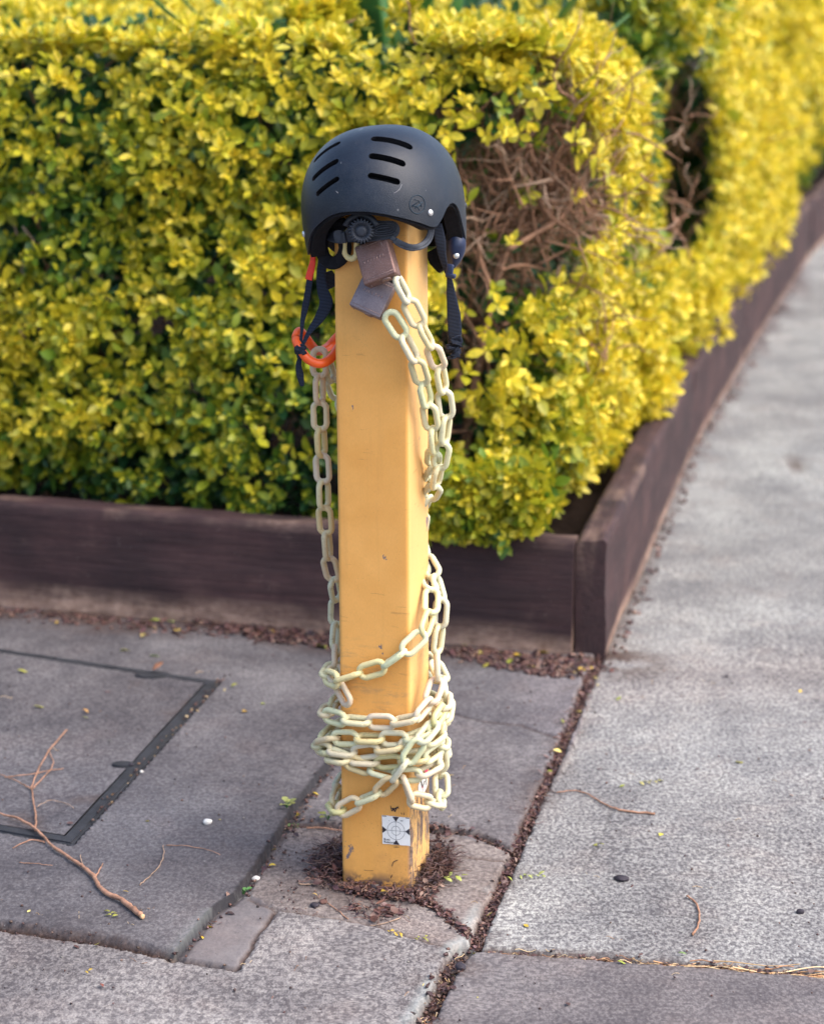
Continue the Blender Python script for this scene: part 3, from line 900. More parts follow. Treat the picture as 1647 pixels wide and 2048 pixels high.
def hedge_front():
    root = empty('hedge', (-.5, 4.6, .15), label='golden hedge with a bare brown patch, behind the yellow post and helmet', cat='hedge', group='clipped golden hedges in the timber-edged bed')
    loc = Vector((-.5, 4.6, .15))
    s1 = s_gap0
    def hang():
        n = 420; dd_ = rng.uniform(.05, .30, n); z = rng.uniform(.22, .36, n); o_ = rng.uniform(-.03, .055, n) + (z - .25) * .15 - .02 * (dd_ < .06)
        P = np.stack([c0[0] + dA[0] * dd_ + nA[0] * o_, c0[1] + dA[1] * dd_ + nA[1] * o_, z], -1)
        keep = (z > .235 + .035 * vnoise(dd_ * 30, dd_ * 0 + 3, seed=8) - .05 * (o_ > .015)) & ((z - .215) * 1.1 > (.11 - dd_)) & (rng.random(n) < .85)
        N = np.tile([nA[0], nA[1], -.05], (n, 1)) + rng.normal(0, .4, (n, 3))
        return rosettes(P[keep], N[keep], .026 * rng.uniform(.8, 1.25, keep.sum()), np.clip(rng.normal(.74, .14, keep.sum()), 0, 1), 4)
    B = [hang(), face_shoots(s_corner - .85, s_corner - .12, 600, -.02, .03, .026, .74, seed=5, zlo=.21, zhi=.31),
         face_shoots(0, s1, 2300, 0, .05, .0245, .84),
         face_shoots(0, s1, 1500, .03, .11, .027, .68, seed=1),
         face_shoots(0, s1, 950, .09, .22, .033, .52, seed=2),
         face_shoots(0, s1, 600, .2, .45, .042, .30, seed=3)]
    def top(n):
        s = rng.uniform(0, s1, n); x, y, nx, ny = at_s(s)
        ins = rng.uniform(.06, 1, n) ** 1.3 * 2.9
        z = HTOP + .02 * ins + (fbm(s * 4, ins * 4, seed=95) - .5) * .09
        ins = np.where(s > s_corner, np.minimum(ins, .6), ins)
        return np.stack([x - nx * ins, y - ny * ins, z], -1)
    B.append(top_shoots(top, 6500, .031, .92))
    o = foliage('foliage', root, B); o.location = -loc
    # woody stems
    rnd = random.Random(5)
    mb = MB(); mg = MB()
    tk = MB()
    def at_px(u, v, Y):
        d = ray(u, v); return EYE + d * (Y / d.y)
    pts = catmull([at_px(925, 985, 4.17), at_px(932, 880, 4.16), at_px(948, 780, 4.15), at_px(975, 640, 4.18), at_px(1000, 520, 4.2), at_px(1030, 420, 4.25)], 5)
    tube(tk, pts, [.013 - .008 * i / len(pts) for i in range(len(pts))], 7)
    pts = catmull([at_px(945, 800, 4.15), at_px(985, 765, 4.13), at_px(1040, 755, 4.12)], 4); tube(tk, pts, [.006 - .003 * i / len(pts) for i in range(len(pts))], 6)
    pts = catmull([at_px(935, 840, 4.15), at_px(905, 700, 4.16), at_px(890, 560, 4.2)], 4); tube(tk, pts, [.009 - .005 * i / len(pts) for i in range(len(pts))], 6)
    for (u, v) in ((250, 985), (520, 1000), (90, 980)):
        a = at_px(u, v, 4.42); pts = [a + Vector((0, 0, -.05))]
        d = Vector((rnd.gauss(0, .15), .1, 1))
        for i in range(7):
            d = (d.normalized() + Vector((rnd.gauss(0, .2), rnd.gauss(0, .15), rnd.gauss(0, .1)))).normalized(); pts.append(pts[-1] + d * .11)
        tube(tk, pts, [.012 - .009 * i / 7 for i in range(8)], 6)
    for px in (((962, 700), (985, 600), (1010, 500), (1045, 410), (1060, 330)), ((985, 600), (960, 520), (948, 440), (925, 350)), ((1010, 500), (1060, 470), (1120, 430), (1160, 360)),
               ((1045, 410), (1010, 340), (985, 290)), ((1000, 540), (1050, 530), (1100, 540)), ((905, 260), (908, 200), (915, 120)), ((1000, 650), (1060, 640), (1110, 655))):
        pts = catmull([at_px(u + rnd.gauss(0, 5), v, (4.55 if u > 1240 else 4.12) + .02 * i) for i, (u, v) in enumerate(px)], 5)
        r0 = .0058 if len(px) > 3 else .0038
        tube(tk, pts, [r0 * (1 - .6 * i / len(pts)) * rnd.uniform(.85, 1.15) for i in range(len(pts))], 6)
    tk.build('trunk', M['bark'], parent=root).location = -loc
    for (u, v, n, su, sv) in ((1010, 440, 210, 130, 120), (1100, 390, 190, 110, 110), (1050, 270, 60, 90, 50), (950, 600, 40, 50, 120), (960, 760, 34, 60, 90), (560, 860, 16, 50, 50), (300, 650, 6, 60, 40),
                              (440, 540, 7, 40, 60), (900, 230, 26, 50, 80), (1370, 250, 8, 24, 110), (1370, 450, 6, 24, 80), (60, 460, 5, 40, 30), (1180, 250, 14, 50, 50), (620, 330, 6, 40, 60), (1170, 700, 14, 60, 60)):
        for k in range(n):
            uu, vv = rnd.gauss(u, su * .6), rnd.gauss(v, sv * .6)
            Y = rnd.uniform(4.14, 4.34) + (.05 if uu < 800 else 0)
            if uu > 1290: Y = rnd.uniform(4.9, 5.3)
            p = at_px(uu, vv, Y)
            if p.z > HTOP - .02 or p.z < .2: continue
            d = Vector((rnd.gauss(0, 1), rnd.gauss(0, .4), rnd.gauss(.25, .8))) if rnd.random() < .6 else Vector((rnd.gauss(0, .35), rnd.gauss(0, .3), 1))
            m_ = mb if rnd.random() < .72 else mg
            pp = twig(m_, p, d, rnd.uniform(.07, .24) * (.45 if uu > 1280 else 1), rnd.uniform(.0010, .0034), 6, .33, rnd)
            if rnd.random() < .6:
                twig(m_, pp[3], d + Vector((rnd.gauss(0, 1), rnd.gauss(0, .5), rnd.gauss(0, 1))), rnd.uniform(.04, .1), .0016, 4, .4, rnd)
    # stems hidden deeper, so that the gaps show wood and not a void
    for k in range(170):
        s = rnd.uniform(0, s1); x, y, nx, ny = [float(q) for q in at_s(np.array([s]))]
        dp = rnd.uniform(.12, .4)
        twig(mb, (x - nx * dp, y - ny * dp, rnd.uniform(.15, .95)), (rnd.gauss(0, .5), rnd.gauss(0, .3), 1), rnd.uniform(.15, .35), rnd.uniform(.002, .005), 7, .3, rnd)
    mb.add(mg.v, mg.f, 1)
    ob = mb.build('branches', [M['bark'], M['bark_grey']], parent=root, kind='stuff'); ob.location = -loc
hedge_front()
def hedge_side():
    loc = Vector((1.0, 7.0, .15))
    root = empty('hedge', loc, label='long golden hedge running back beside the path at right', cat='hedge', group='clipped golden hedges in the timber-edged bed')
    sa, sb, sc_, se = s_gap0 + .55, s_corner + 4.2, s_corner + 8.0, float(cum[-1]) - .1
    global HTOP
    HTOP = 1.17
    B = [face_shoots(s_gap0 - .08, sa + .05, 1800, -.03, .05, .029, .74, seed=17, use_bare=False, zlo=.2, zhi=.50),
         face_shoots(s_gap0 - .05, sa + .05, 1000, .05, .14, .031, .45, seed=18, use_bare=False, zlo=.2, zhi=.54),
         face_shoots(sa, sb, 1700, -.06, .04, .029, .86, seed=10, use_bare=True),
         face_shoots(sa, sb, 600, .03, .16, .043, .60, seed=11, use_bare=True),
         face_shoots(sa - .12, sa + .42, 1300, -.07, .05, .033, .24, seed=19, use_bare=True, zlo=.55),
         face_shoots(sb, sc_, 560, -.02, .08, .043, .86, seed=12, use_bare=False, zlo=.33),
         face_shoots(sb, sc_, 400, .04, .2, .045, .45, seed=13, use_bare=False),
         face_shoots(sc_, se, 260, .0, .15, .060, .78, seed=14, use_bare=False, zlo=.4),
         face_shoots(s_gap0, sa, 500, .15, .4, .034, .06, seed=15, use_bare=False),
         face_shoots(s_gap0 + .25, sa + .1, 900, .02, .16, .034, .20, seed=16, use_bare=True)]
    def top(n):
        s = rng.uniform(sa, se, n); x, y, nx, ny = at_s(s)
        ins = rng.uniform(.05, 1.1, n)
        z = HTOP + (fbm(s * 4, ins * 4, seed=96) - .5) * .08
        return np.stack([x - nx * ins, y - ny * ins, z], -1)
    B.append(top_shoots(top, 3200, .042, .9, False))
    o = foliage('foliage', root, B); o.location = -loc
    rnd = random.Random(9)
    mb = MB()
    for k in range(150):
        s = rnd.uniform(s_gap0 - .1, s_gap0 + 3.5); x, y, nx, ny = [float(q) for q in at_s(np.array([s]))]
        dp = rnd.uniform(.08, .4)
        twig(mb, (x - nx * dp, y - ny * dp, rnd.uniform(.15, .95)), (rnd.gauss(0, .7), rnd.gauss(0, .5), 1), rnd.uniform(.15, .35), rnd.uniform(.002, .005), 6, .3, rnd)
    mb.build('branches', M['bark'], parent=root, kind='stuff').location = -loc
hedge_side()
# strap-leaved plant rising behind the hedge
def flax(x, y, n, h, label, seed, spread=.4):
    rnd = random.Random(seed)
    loc = Vector((x, y, .12))
    root = empty('strap_leaf_plant', loc, label=label, cat='plant')
    mb = MB()
    for k in range(n):
        a = rnd.uniform(0, 2 * math.pi); lean = rnd.uniform(.05, spread); L = h * rnd.uniform(.75, 1.1)
        pts = []
        for i in range(9):
            t = i / 8
            r = lean * L * (t + 1.1 * t ** 3) * .6
            pts.append(Vector((math.cos(a) * r, math.sin(a) * r, L * (t - .30 * lean * t ** 3))))
        w = [max(.04, math.sin(math.pi * (.18 + .80 * i / 8)) ** .7) for i in range(9)]
        tube(mb, pts, w, 6, flat=(.046, .0025), ref=(-math.sin(a), math.cos(a), 0))
    mb.build('leaves', M['flax'], parent=root)
flax(-.055, 4.80, 26, 1.16, 'green strap-leaved plant showing above the hedge, behind the helmet', 3)
def back_shrub(x, y, w, d, h, seed, label):
    root = empty('shrub', (x, y, .1), label=label, cat='shrub', group='evergreen shrubs behind the golden hedge')
    rs = np.random.default_rng(seed); n = 2600
    th = rs.uniform(0, 2 * math.pi, n); ph = np.arccos(rs.uniform(-.1, 1, n)); r = rs.uniform(.72, 1.05, n) * (1 + .35 * (fbm(np.cos(th) * 3 + 7, np.sin(th) * 3, ph * 3, seed=seed) - .5))
    D = np.stack([np.sin(ph) * np.cos(th), np.sin(ph) * np.sin(th), np.cos(ph)], -1)
    P = D * r[:, None] * np.array([w, d, h])
    b = rosettes(P, D + rs.normal(0, .3, (n, 3)), .07 * rs.uniform(.7, 1.3, n), np.clip(rs.normal(.14, .10, n), 0, .4), 3)
    foliage('foliage', root, [b])
    mb = MB(); rnd = random.Random(seed)
    for k in range(5): twig(mb, (rnd.uniform(-.1, .1), rnd.uniform(-.1, .1), -.05), (rnd.gauss(0, .4), rnd.gauss(0, .4), 1), h * .9, .016, 7, .15, rnd)
    mb.build('stems', M['bark'], parent=root)
back_shrub(-1.55, 7.9, .95, .6, 1.28, 301, 'dark green shrub behind the hedge at far left')
back_shrub(-.45, 8.1, .85, .6, 1.26, 302, 'dark green shrub behind the hedge, left of the helmet')
back_shrub(.45, 8.2, .75, .6, 1.24, 303, 'dark green shrub behind the hedge above the dark gap')
flax(-1.0, 6.1, 22, 1.05, 'dark green strap-leaved plant hidden behind the hedge at left', 4)

# ------------------------------------------------------------------ the bollard
PANG = R(-15.6)
PH = 1.0
PM = Matrix.Translation((PC.x, PC.y, 0)) @ Matrix.Rotation(PANG, 4, 'Z') @ Matrix.Rotation(R(-.25), 4, 'Y')
PMI = PM.inverted()
bollard = empty('bollard', label='yellow square steel bollard wrapped in pale chain with a black helmet on top', cat='bollard')
bollard.matrix_world = PM
def PL(u, v, d):
    """point where the sight line meets the plane d metres behind the post's front face"""
    o = PMI @ EYE; r = PMI.to_3x3() @ ray(u, v)
    t = (-.05 + d - o.y) / r.y
    return o + r * t                               # in the post's own frame
def PW(u, v, d): return PM @ PL(u, v, d)
def post_body():
    mb = MB(); r = .0058; half = .05; zs = list(np.linspace(-.03, PH, 90))
    ring = []
    for cx, cy, a0 in ((half - r, half - r, 0), (-half + r, half - r, 90), (-half + r, -half + r, 180), (half - r, -half + r, 270)):
        for k in range(7): a = R(a0 + 15 * k); ring.append((cx + r * math.cos(a), cy + r * math.sin(a)))
    # extra points along the flats so that the sheet can be a little uneven
    full = []
    for i in range(len(ring)):
        a, b = ring[i], ring[(i + 1) % len(ring)]
        full.append(a)
        if math.dist(a, b) > .02:
            for k in range(1, 8): full.append((a[0] + (b[0] - a[0]) * k / 8, a[1] + (b[1] - a[1]) * k / 8))
    n = len(full); vs = []
    for z in zs:
        for x, y in full:
            q = .0009 * (float(vnoise(x * 26, z * 9, y * 26, seed=201)) - .5)
            vs.append((x * (1 + q * 14), y * (1 + q * 14), z))
    fs = [(i * n + k, i * n + (k + 1) % n, (i + 1) * n + (k + 1) % n, (i + 1) * n + k) for i in range(len(zs) - 1) for k in range(n)]
    mb.add(vs, fs)
    top = [(x, y, PH) for x, y in full]; tin = [(x * .93, y * .93, PH + .003) for x, y in full]
    mb.add(top + tin, [(k, (k + 1) % n, n + (k + 1) % n, n + k) for k in range(n)] + [tuple(range(n, 2 * n))])
    mb.build('post', M['post'], parent=bollard)
post_body()

def flat_text(mb, body, size, M_, mat):
    cu = bpy.data.curves.new('t', 'FONT'); cu.body = body; cu.size = size; cu.offset = size * .012
    ob = bpy.data.objects.new('t', cu); COL.objects.link(ob)
    dg = bpy.context.evaluated_depsgraph_get()
    me = bpy.data.meshes.new_from_object(ob.evaluated_get(dg))
    mb.add([M_ @ v.co for v in me.vertices], [tuple(p.vertices) for p in me.polygons], mat, False)
    bpy.data.objects.remove(ob); bpy.data.curves.remove(cu); bpy.data.meshes.remove(me)
def target_sticker():
    # local sticker plane: x right, y up, z out of the face
    tl, tr, bl, br = [PL(u, v, 0) for u, v in ((764, 1630), (820.5, 1635), (765, 1687), (819.5, 1692))]
    c = (tl + tr + bl + br) / 4
    ex = ((tr - tl) + (br - bl)).normalized(); ex.y = 0; ex.normalize(); ez = Vector((0, -1, 0)); ey = ez.cross(ex)
    hw = ((tr - tl).length + (br - bl).length) / 4; hh = ((tl - bl).length + (tr - br).length) / 4
    Q = Matrix.Translation(c + Vector((0, -.0009, 0))) @ Matrix(((ex.x, ey.x, ez.x, 0), (ex.y, ey.y, ez.y, 0), (ex.z, ey.z, ez.z, 0), (0, 0, 0, 1)))
    mb = MB()
    rnd = random.Random(2)
    edge = []
    for (a, b) in (((-1, -1), (1, -1)), ((1, -1), (1, 1)), ((1, 1), (-1, 1)), ((-1, 1), (-1, -1))):
        for k in range(14):
            t = k / 14; j = rnd.uniform(-.022, .004) if k else 0
            x = a[0] + (b[0] - a[0]) * t; y = a[1] + (b[1] - a[1]) * t
            edge.append((x * (1 + j), y * (1 + j)))
    n = len(edge)
    mb.add([Q @ Vector((x * hw, y * hh, .0)) for x, y in edge] + [Q @ Vector((x * hw, y * hh, .00025)) for x, y in edge], [tuple(range(n, 2 * n))] + [(i, (i + 1) % n, n + (i + 1) % n, n + i) for i in range(n)], 0, False)
    def P2(pts, m, z=.0006): mb.add([Q @ Vector((x * hw, y * hh, z)) for x, y in pts], [tuple(range(len(pts)))], m, False)
    P2([(-.97, .97), (-.97, .30), (-.97, .29)][:0] or [(-.24, .97), (0, .62), (.24, .97)], 1)
    P2([(-.24, -.97), (.24, -.97), (0, -.64)], 1)
    P2([(-.98, -.24), (-.66, 0), (-.98, .24)], 1)
    P2([(.98, .24), (.66, 0), (.98, -.24)], 1)
    P2([(-.97, .985), (-.97, .93), (-.68, .93), (-.68, .985)], 1)
    P2([(.70, .985), (.70, .94), (.97, .92), (.97, .985)], 1)
    for rad in (.64, .33):
        m = 48; w = .028
        a = [(rad * math.cos(2 * math.pi * k / m), rad * math.sin(2 * math.pi * k / m)) for k in range(m)]
        b = [((rad - w) * math.cos(2 * math.pi * k / m), (rad - w) * math.sin(2 * math.pi * k / m)) for k in range(m)]
        vs = [Q @ Vector((x * hw, y * hh, .0007)) for x, y in a + b]
        mb.add(vs, [(k, (k + 1) % m, m + (k + 1) % m, m + k) for k in range(m)], 2, False)
    P2([(-.66, -.013), (.66, -.013), (.66, .013), (-.66, .013)], 2, .0009)
    P2([(-.013, -.64), (.013, -.64), (.013, .64), (-.013, .64)], 2, .0011)
    for body, y in (('Rust', -.74), ('Restore', -.92)):
        flat_text(mb, body, hw * .25, Q @ Matrix.Translation((-.90 * hw, y * hh, .0006)), 1)
    # worn specks
    for x, y, s in ((.42, .72, .05), (.36, .74, .03), (.5, .74, .03), (-.48, .66, .03), (-.1, .9, .03), (.8, .1, .015), (.3, -.4, .015), (-.6, .5, .012)):
        P2([(x + s * 1.4 * math.cos(t) * rnd.uniform(.5, 1.2), y + s * math.sin(t) * rnd.uniform(.4, 1.1)) for t in [k * math.pi / 4 for k in range(8)]], 2, .0008)
    mb.build('sticker', [M['white'], M['black'], M['grey']], parent=bollard, label='square white target sticker with black triangles and rings')
target_sticker()
def marks():
    mb = MB()
    def stroke(pts, w, seed=1):
        P = [PL(u, v, 0) + Vector((0, -.0012, 0)) for u, v in pts]
        P = catmull(P, 4)
        rnd = random.Random(seed); vs = []
        for i, p in enumerate(P):
            t = (P[min(i + 1, len(P) - 1)] - P[max(i - 1, 0)]); t.normalize()
            nn = t.cross(Vector((0, -1, 0))).normalized() * w * (.35 + .65 * math.sin(math.pi * (i + .5) / len(P))) * rnd.uniform(.6, 1.2)
            vs += [p - nn, p + nn]
        mb.add(vs, [(2 * i, 2 * i + 1, 2 * i + 3, 2 * i + 2) for i in range(len(P) - 1)], 0, False)
    stroke([(781, 1611), (784, 1622), (787, 1616), (790, 1623), (794, 1614), (798, 1618)], .0009)
    stroke([(783, 1616), (790, 1617), (797, 1613)], .0011, 4)
    stroke([(802, 1625), (804, 1629)], .0005); stroke([(808, 1625), (808, 1630)], .0005)
    stroke([(784, 1733), (787, 1724), (796, 1720)], .0006)
    stroke([(781, 1756), (785, 1749)], .0006)
    stroke([(727, 1740), (738, 1741), (747, 1741)], .0003)
    stroke([(787, 1694), (799, 1694)], .0004)
    mb.build('paint_scratches', M['black'], parent=bollard, kind='stuff', label='small dark scribbles and scratches on the paint')
    # torn sticker on the side face
    mb = MB()
    def side(u, v, o=.0008):
        e = PMI @ EYE; r = PMI.to_3x3() @ ray(u, v)
        t = (.05 + o - e.x) / r.x
        return e + r * t
    def sp(pts, m, o=.0008): mb.add([side(u, v, o) for u, v in pts], [tuple(range(len(pts)))], m, False)
    sp([(836, 1588), (836, 1572), (840, 1562), (842, 1560), (855, 1556), (855, 1570), (852, 1577), (849, 1584), (846, 1588)], 0)
    sp([(840, 1561), (843, 1561), (845, 1573), (848, 1562), (850, 1562), (845.5, 1577), (843.5, 1576)], 1, .0011)
    sp([(842, 1571), (844.5, 1575), (847, 1571), (845, 1578)], 2, .0014)
    sp([(851, 1557), (852.5, 1557), (853, 1572), (851.5, 1570)], 1, .0011)
    sp([(844.6, 1578), (845.4, 1578), (845.6, 1588), (845, 1588)], 1, .0011)
    sp([(842, 1541), (846, 1539), (848, 1546), (844, 1548)], 1)
    sp([(848, 1538), (855, 1537), (856, 1545), (850, 1546)], 2)
    mb.build('sticker', [M['white'], M['black'], M['pink']], parent=bollard, label='torn white, black and pink sticker half hidden by chain')
marks()

# ------------------------------------------------------------------ the helmet
HC = PW(768, 424, .05)
HM = Matrix.Translation(HC) @ Matrix.Rotation(R(-20), 4, 'Z') @ Matrix.Rotation(R(-7), 4, 'Y') @ Matrix.Rotation(R(-3), 4, 'X')
HA, HB, HH = .1015, .124, .112
helmet = empty('helmet', label='scuffed matt black bike helmet resting on top of the yellow bollard', cat='helmet')
helmet.matrix_world = HM
HMI = HM.inverted()
RIM = [(-180, -.050), (-125, -.050), (-108, -.046), (-98, -.030), (-89, .004), (-80, .010), (-72, -.012), (-66, -.038), (-59, -.044), (-50, -.036), (-38, -.017), (-22, -.001), (-8, .008), (8, .008),
       (22, .003), (38, -.006), (50, -.014), (58, -.020), (64, -.021), (70, -.012), (76, .000), (83, .005), (90, -.002), (97, -.026), (108, -.046), (125, -.050), (180, -.050)]
def rim_z(a):
    a = (a + 180) % 360 - 180
    for (a0, z0), (a1, z1) in zip(RIM[:-1], RIM[1:]):
        if a0 <= a <= a1:
            i = [q[0] for q in RIM].index(a0); pa = RIM[max(i - 1, 0)]; pb = RIM[min(i + 2, len(RIM) - 1)]
            t = (a - a0) / (a1 - a0); h = a1 - a0
            m0 = (z1 - pa[1]) / max(1, a1 - pa[0]) * h; m1 = (pb[1] - z0) / max(1, pb[0] - a0) * h
            return (2 * t ** 3 - 3 * t ** 2 + 1) * z0 + (t ** 3 - 2 * t ** 2 + t) * m0 + (-2 * t ** 3 + 3 * t ** 2) * z1 + (t ** 3 - t ** 2) * m1
    return RIM[0][1]
def dome_pt(a, q, off=0.0, dz=0.0):
    """a azimuth in degrees, 0 = back; q 0 top .. 1 rim"""
    zr = rim_z(a) + dz
    p = .87
    if zr >= 0: end = math.degrees(math.acos(min(1, (zr / HH) ** (1 / p))))
    else: end = 90 + 90 * (-zr / .16)
    f = q * end
    if f <= 90:
        s = max(math.sin(R(f)), 0) ** .84; z = HH * max(math.cos(R(f)), 0) ** p
    else:
        k = (f - 90) / 90; s = 1 - .35 * k * k; z = -.16 * k
    ca, sa = math.cos(R(a)), math.sin(R(a))
    e = .93
    cx = math.copysign(abs(sa) ** e, sa); cy = math.copysign(abs(ca) ** e, ca)
    back = 1.0
    return Vector(((HA - off) * s * cx, -(HB - off) * s * cy * back, z if z < 0 else z * (HH - off) / HH))
def dome_mesh(name, off, th, dz, na=168, nq=46, qmin=0):
    """closed thin shell: outer surface, inner surface and rim"""
    vs = []; fs = []
    for o_ in (off, off + th):
        vs.append(dome_pt(0, 0, o_, dz) )
        for j in range(1, nq + 1):
            for i in range(na): vs.append(dome_pt(-180 + 360 * i / na, j / nq, o_, dz))
    S = 1 + na * nq
    def id_(l, j, i): return l * S + 1 + (j - 1) * na + i % na
    for i in range(na):
        fs.append((0, id_(0, 1, i), id_(0, 1, i + 1))); fs.append((S, id_(1, 1, i + 1), id_(1, 1, i)))
        for j in range(1, nq):
            fs.append((id_(0, j, i), id_(0, j + 1, i), id_(0, j + 1, i + 1), id_(0, j, i + 1)))
            fs.append((id_(1, j, i), id_(1, j, i + 1), id_(1, j + 1, i + 1), id_(1, j + 1, i)))
        fs.append((id_(0, nq, i), id_(1, nq, i), id_(1, nq, i + 1), id_(0, nq, i + 1)))
    me = bpy.data.meshes.new(name); me.from_pydata([tuple(v) for v in vs], [], fs); me.update()
    bm = bmesh.new(); bm.from_mesh(me); bmesh.ops.recalc_face_normals(bm, faces=bm.faces); bm.to_mesh(me); bm.free()
    return me
shell_me = dome_mesh('shell', 0, .003, 0)
bv = BVHTree.FromPolygons([v.co.copy() for v in shell_me.vertices], [tuple(p.vertices) for p in shell_me.polygons])
def hit(u, v):
    o = HMI @ EYE; d = (HMI.to_3x3() @ ray(u, v)).normalized()
    loc, n, i, dist = bv.ray_cast(o, d)
    return (loc, n) if loc is not None else (None, None)
SLOTS = [((741, 277), (825, 296), 19), ((737, 311), (811, 329), 15), ((735, 350), (800, 365), 13), ((627, 324), (681, 284), 15), ((624, 360), (677, 320), 13), ((632, 390), (678, 355), 11)]
cut = MB()
def slot(h0, n0, h1, n1, w):
    ax = (h1 - h0); L = ax.length; ax.normalize()
    n = (n0 + n1); n = (n - ax * n.dot(ax)).normalized(); sd_ = n.cross(ax)
    K = 6; vs = []
    ring = [(L / 2 - w / 2 + w / 2 * math.cos(t), w / 2 * math.sin(t)) for t in [R(-90 + 180 * k / K) for k in range(K + 1)]] + [(-L / 2 + w / 2 + w / 2 * math.cos(t), w / 2 * math.sin(t)) for t in [R(90 + 180 * k / K) for k in range(K + 1)]]
    m = (h0 + h1) / 2
    for dz in (-.013, .016):
        for x, y in ring: vs.append(m + ax * x + sd_ * y + n * dz)
    k = len(ring)
    cut.add(vs, [tuple(reversed(range(k))), tuple(range(k, 2 * k))] + [(i, (i + 1) % k, k + (i + 1) % k, k + i) for i in range(k)], 0, False)
mx = Vector((1, -1, 1))
for (a, b, w) in SLOTS:
    h0, n0 = hit(*a); h1, n1 = hit(*b)
    if h0 is None or h1 is None: print('slot miss', a, b); continue
    slot(h0, n0, h1, n1, w / 1568)
    slot(h0 * mx, n0 * mx, h1 * mx, n1 * mx, w / 1568)
cut_o = cut.build('cutter', M['foam'])
def finish_dome(me, name, mat, slot_mat, label=None):
    me.materials.append(mat)
    if slot_mat is not mat: me.materials.append(slot_mat)
    o = bpy.data.objects.new(name, me); COL.objects.link(o)
    md = o.modifiers.new('b', 'BOOLEAN'); md.object = cut_o; md.operation = 'DIFFERENCE'; md.solver = 'EXACT'
    dg = bpy.context.evaluated_depsgraph_get()
    me2 = bpy.data.meshes.new_from_object(o.evaluated_get(dg)); me2.name = name
    o.modifiers.clear(); o.data = me2
    for p in me2.polygons: p.use_smooth = True
    me2.set_sharp_from_angle(angle=R(38))
    o.parent = helmet
    return o
finish_dome(shell_me, 'shell', M['shell'], M['foam'])
finish_dome(dome_mesh('foam_liner', .0036, .019, -.0035, 120, 34), 'foam_liner', M['foam'], M['foam'])
bpy.data.objects.remove(cut_o)
def on_shell(u, v):
    h, n = hit(u, v)
    if n is not None and n.dot(HMI @ EYE - h) < 0: n = -n
    return h, n
# rivets
for (u, v) in ((860, 425), (608, 468)):
    h, n = on_shell(u, v)
    if h is None: h, n = on_shell(u + 6, v)
    if h is None: print('rivet miss'); continue
    mb = MB()
    lathe(mb, [(.0042, -.001), (.0042, .0008), (.0036, .0018), (.0022, .0024), (.0006, .0026)], 20, Matrix.Translation(h) @ n.to_track_quat('Z', 'Y').to_matrix().to_4x4())
    mb.build('rivet', M['steel'], parent=helmet)
    mb = MB(); h2, n2 = h * mx, n * mx
    lathe(mb, [(.0042, -.001), (.0042, .0008), (.0036, .0018), (.0022, .0024), (.0006, .0026)], 20, Matrix.Translation(h2) @ n2.to_track_quat('Z', 'Y').to_matrix().to_4x4())
    mb.build('rivet', M['plastic'], parent=helmet)
# moulded emblem: ring with an angular figure
def emblem():
    mb = MB()
    def on(u, v, o=.0002):
        h, n = on_shell(u, v); return h + n * o
    N = 40
    tube(mb, [on(834 + 15.5 * math.cos(2 * math.pi * k / N), 408.5 + 18.5 * math.sin(2 * math.pi * k / N)) for k in range(N)], .0006, 6, closed=True)
    for pts in (((823, 412), (838, 402), (828, 399)), ((823, 412), (834, 412), (844, 404)), ((838, 402), (843, 414)), ((829, 416), (840, 409)), ((834, 412), (838, 420))):
        tube(mb, [on(*p) for p in pts], .0006, 6)
    mb.build('emblem', M['groove'], parent=helmet, label='moulded ring emblem with an angular figure')
    mb = MB()
    tube(mb, catmull([on(u, v, -.0001) for u, v in ((787, 386), (793, 383), (800, 376), (803, 368))], 4), [.0004] * 12 + [.0002], 5)
    tube(mb, catmull([on(u, v, -.0001) for u, v in ((672, 382), (676, 386))], 3), .0005, 5)
    mb.build('scratches', M['grey'], parent=helmet, kind='stuff')
emblem()
def L2H(p): return HMI @ (PM @ p)       # post frame -> helmet frame
def PH_(u, v, d): return L2H(PL(u, v, d))
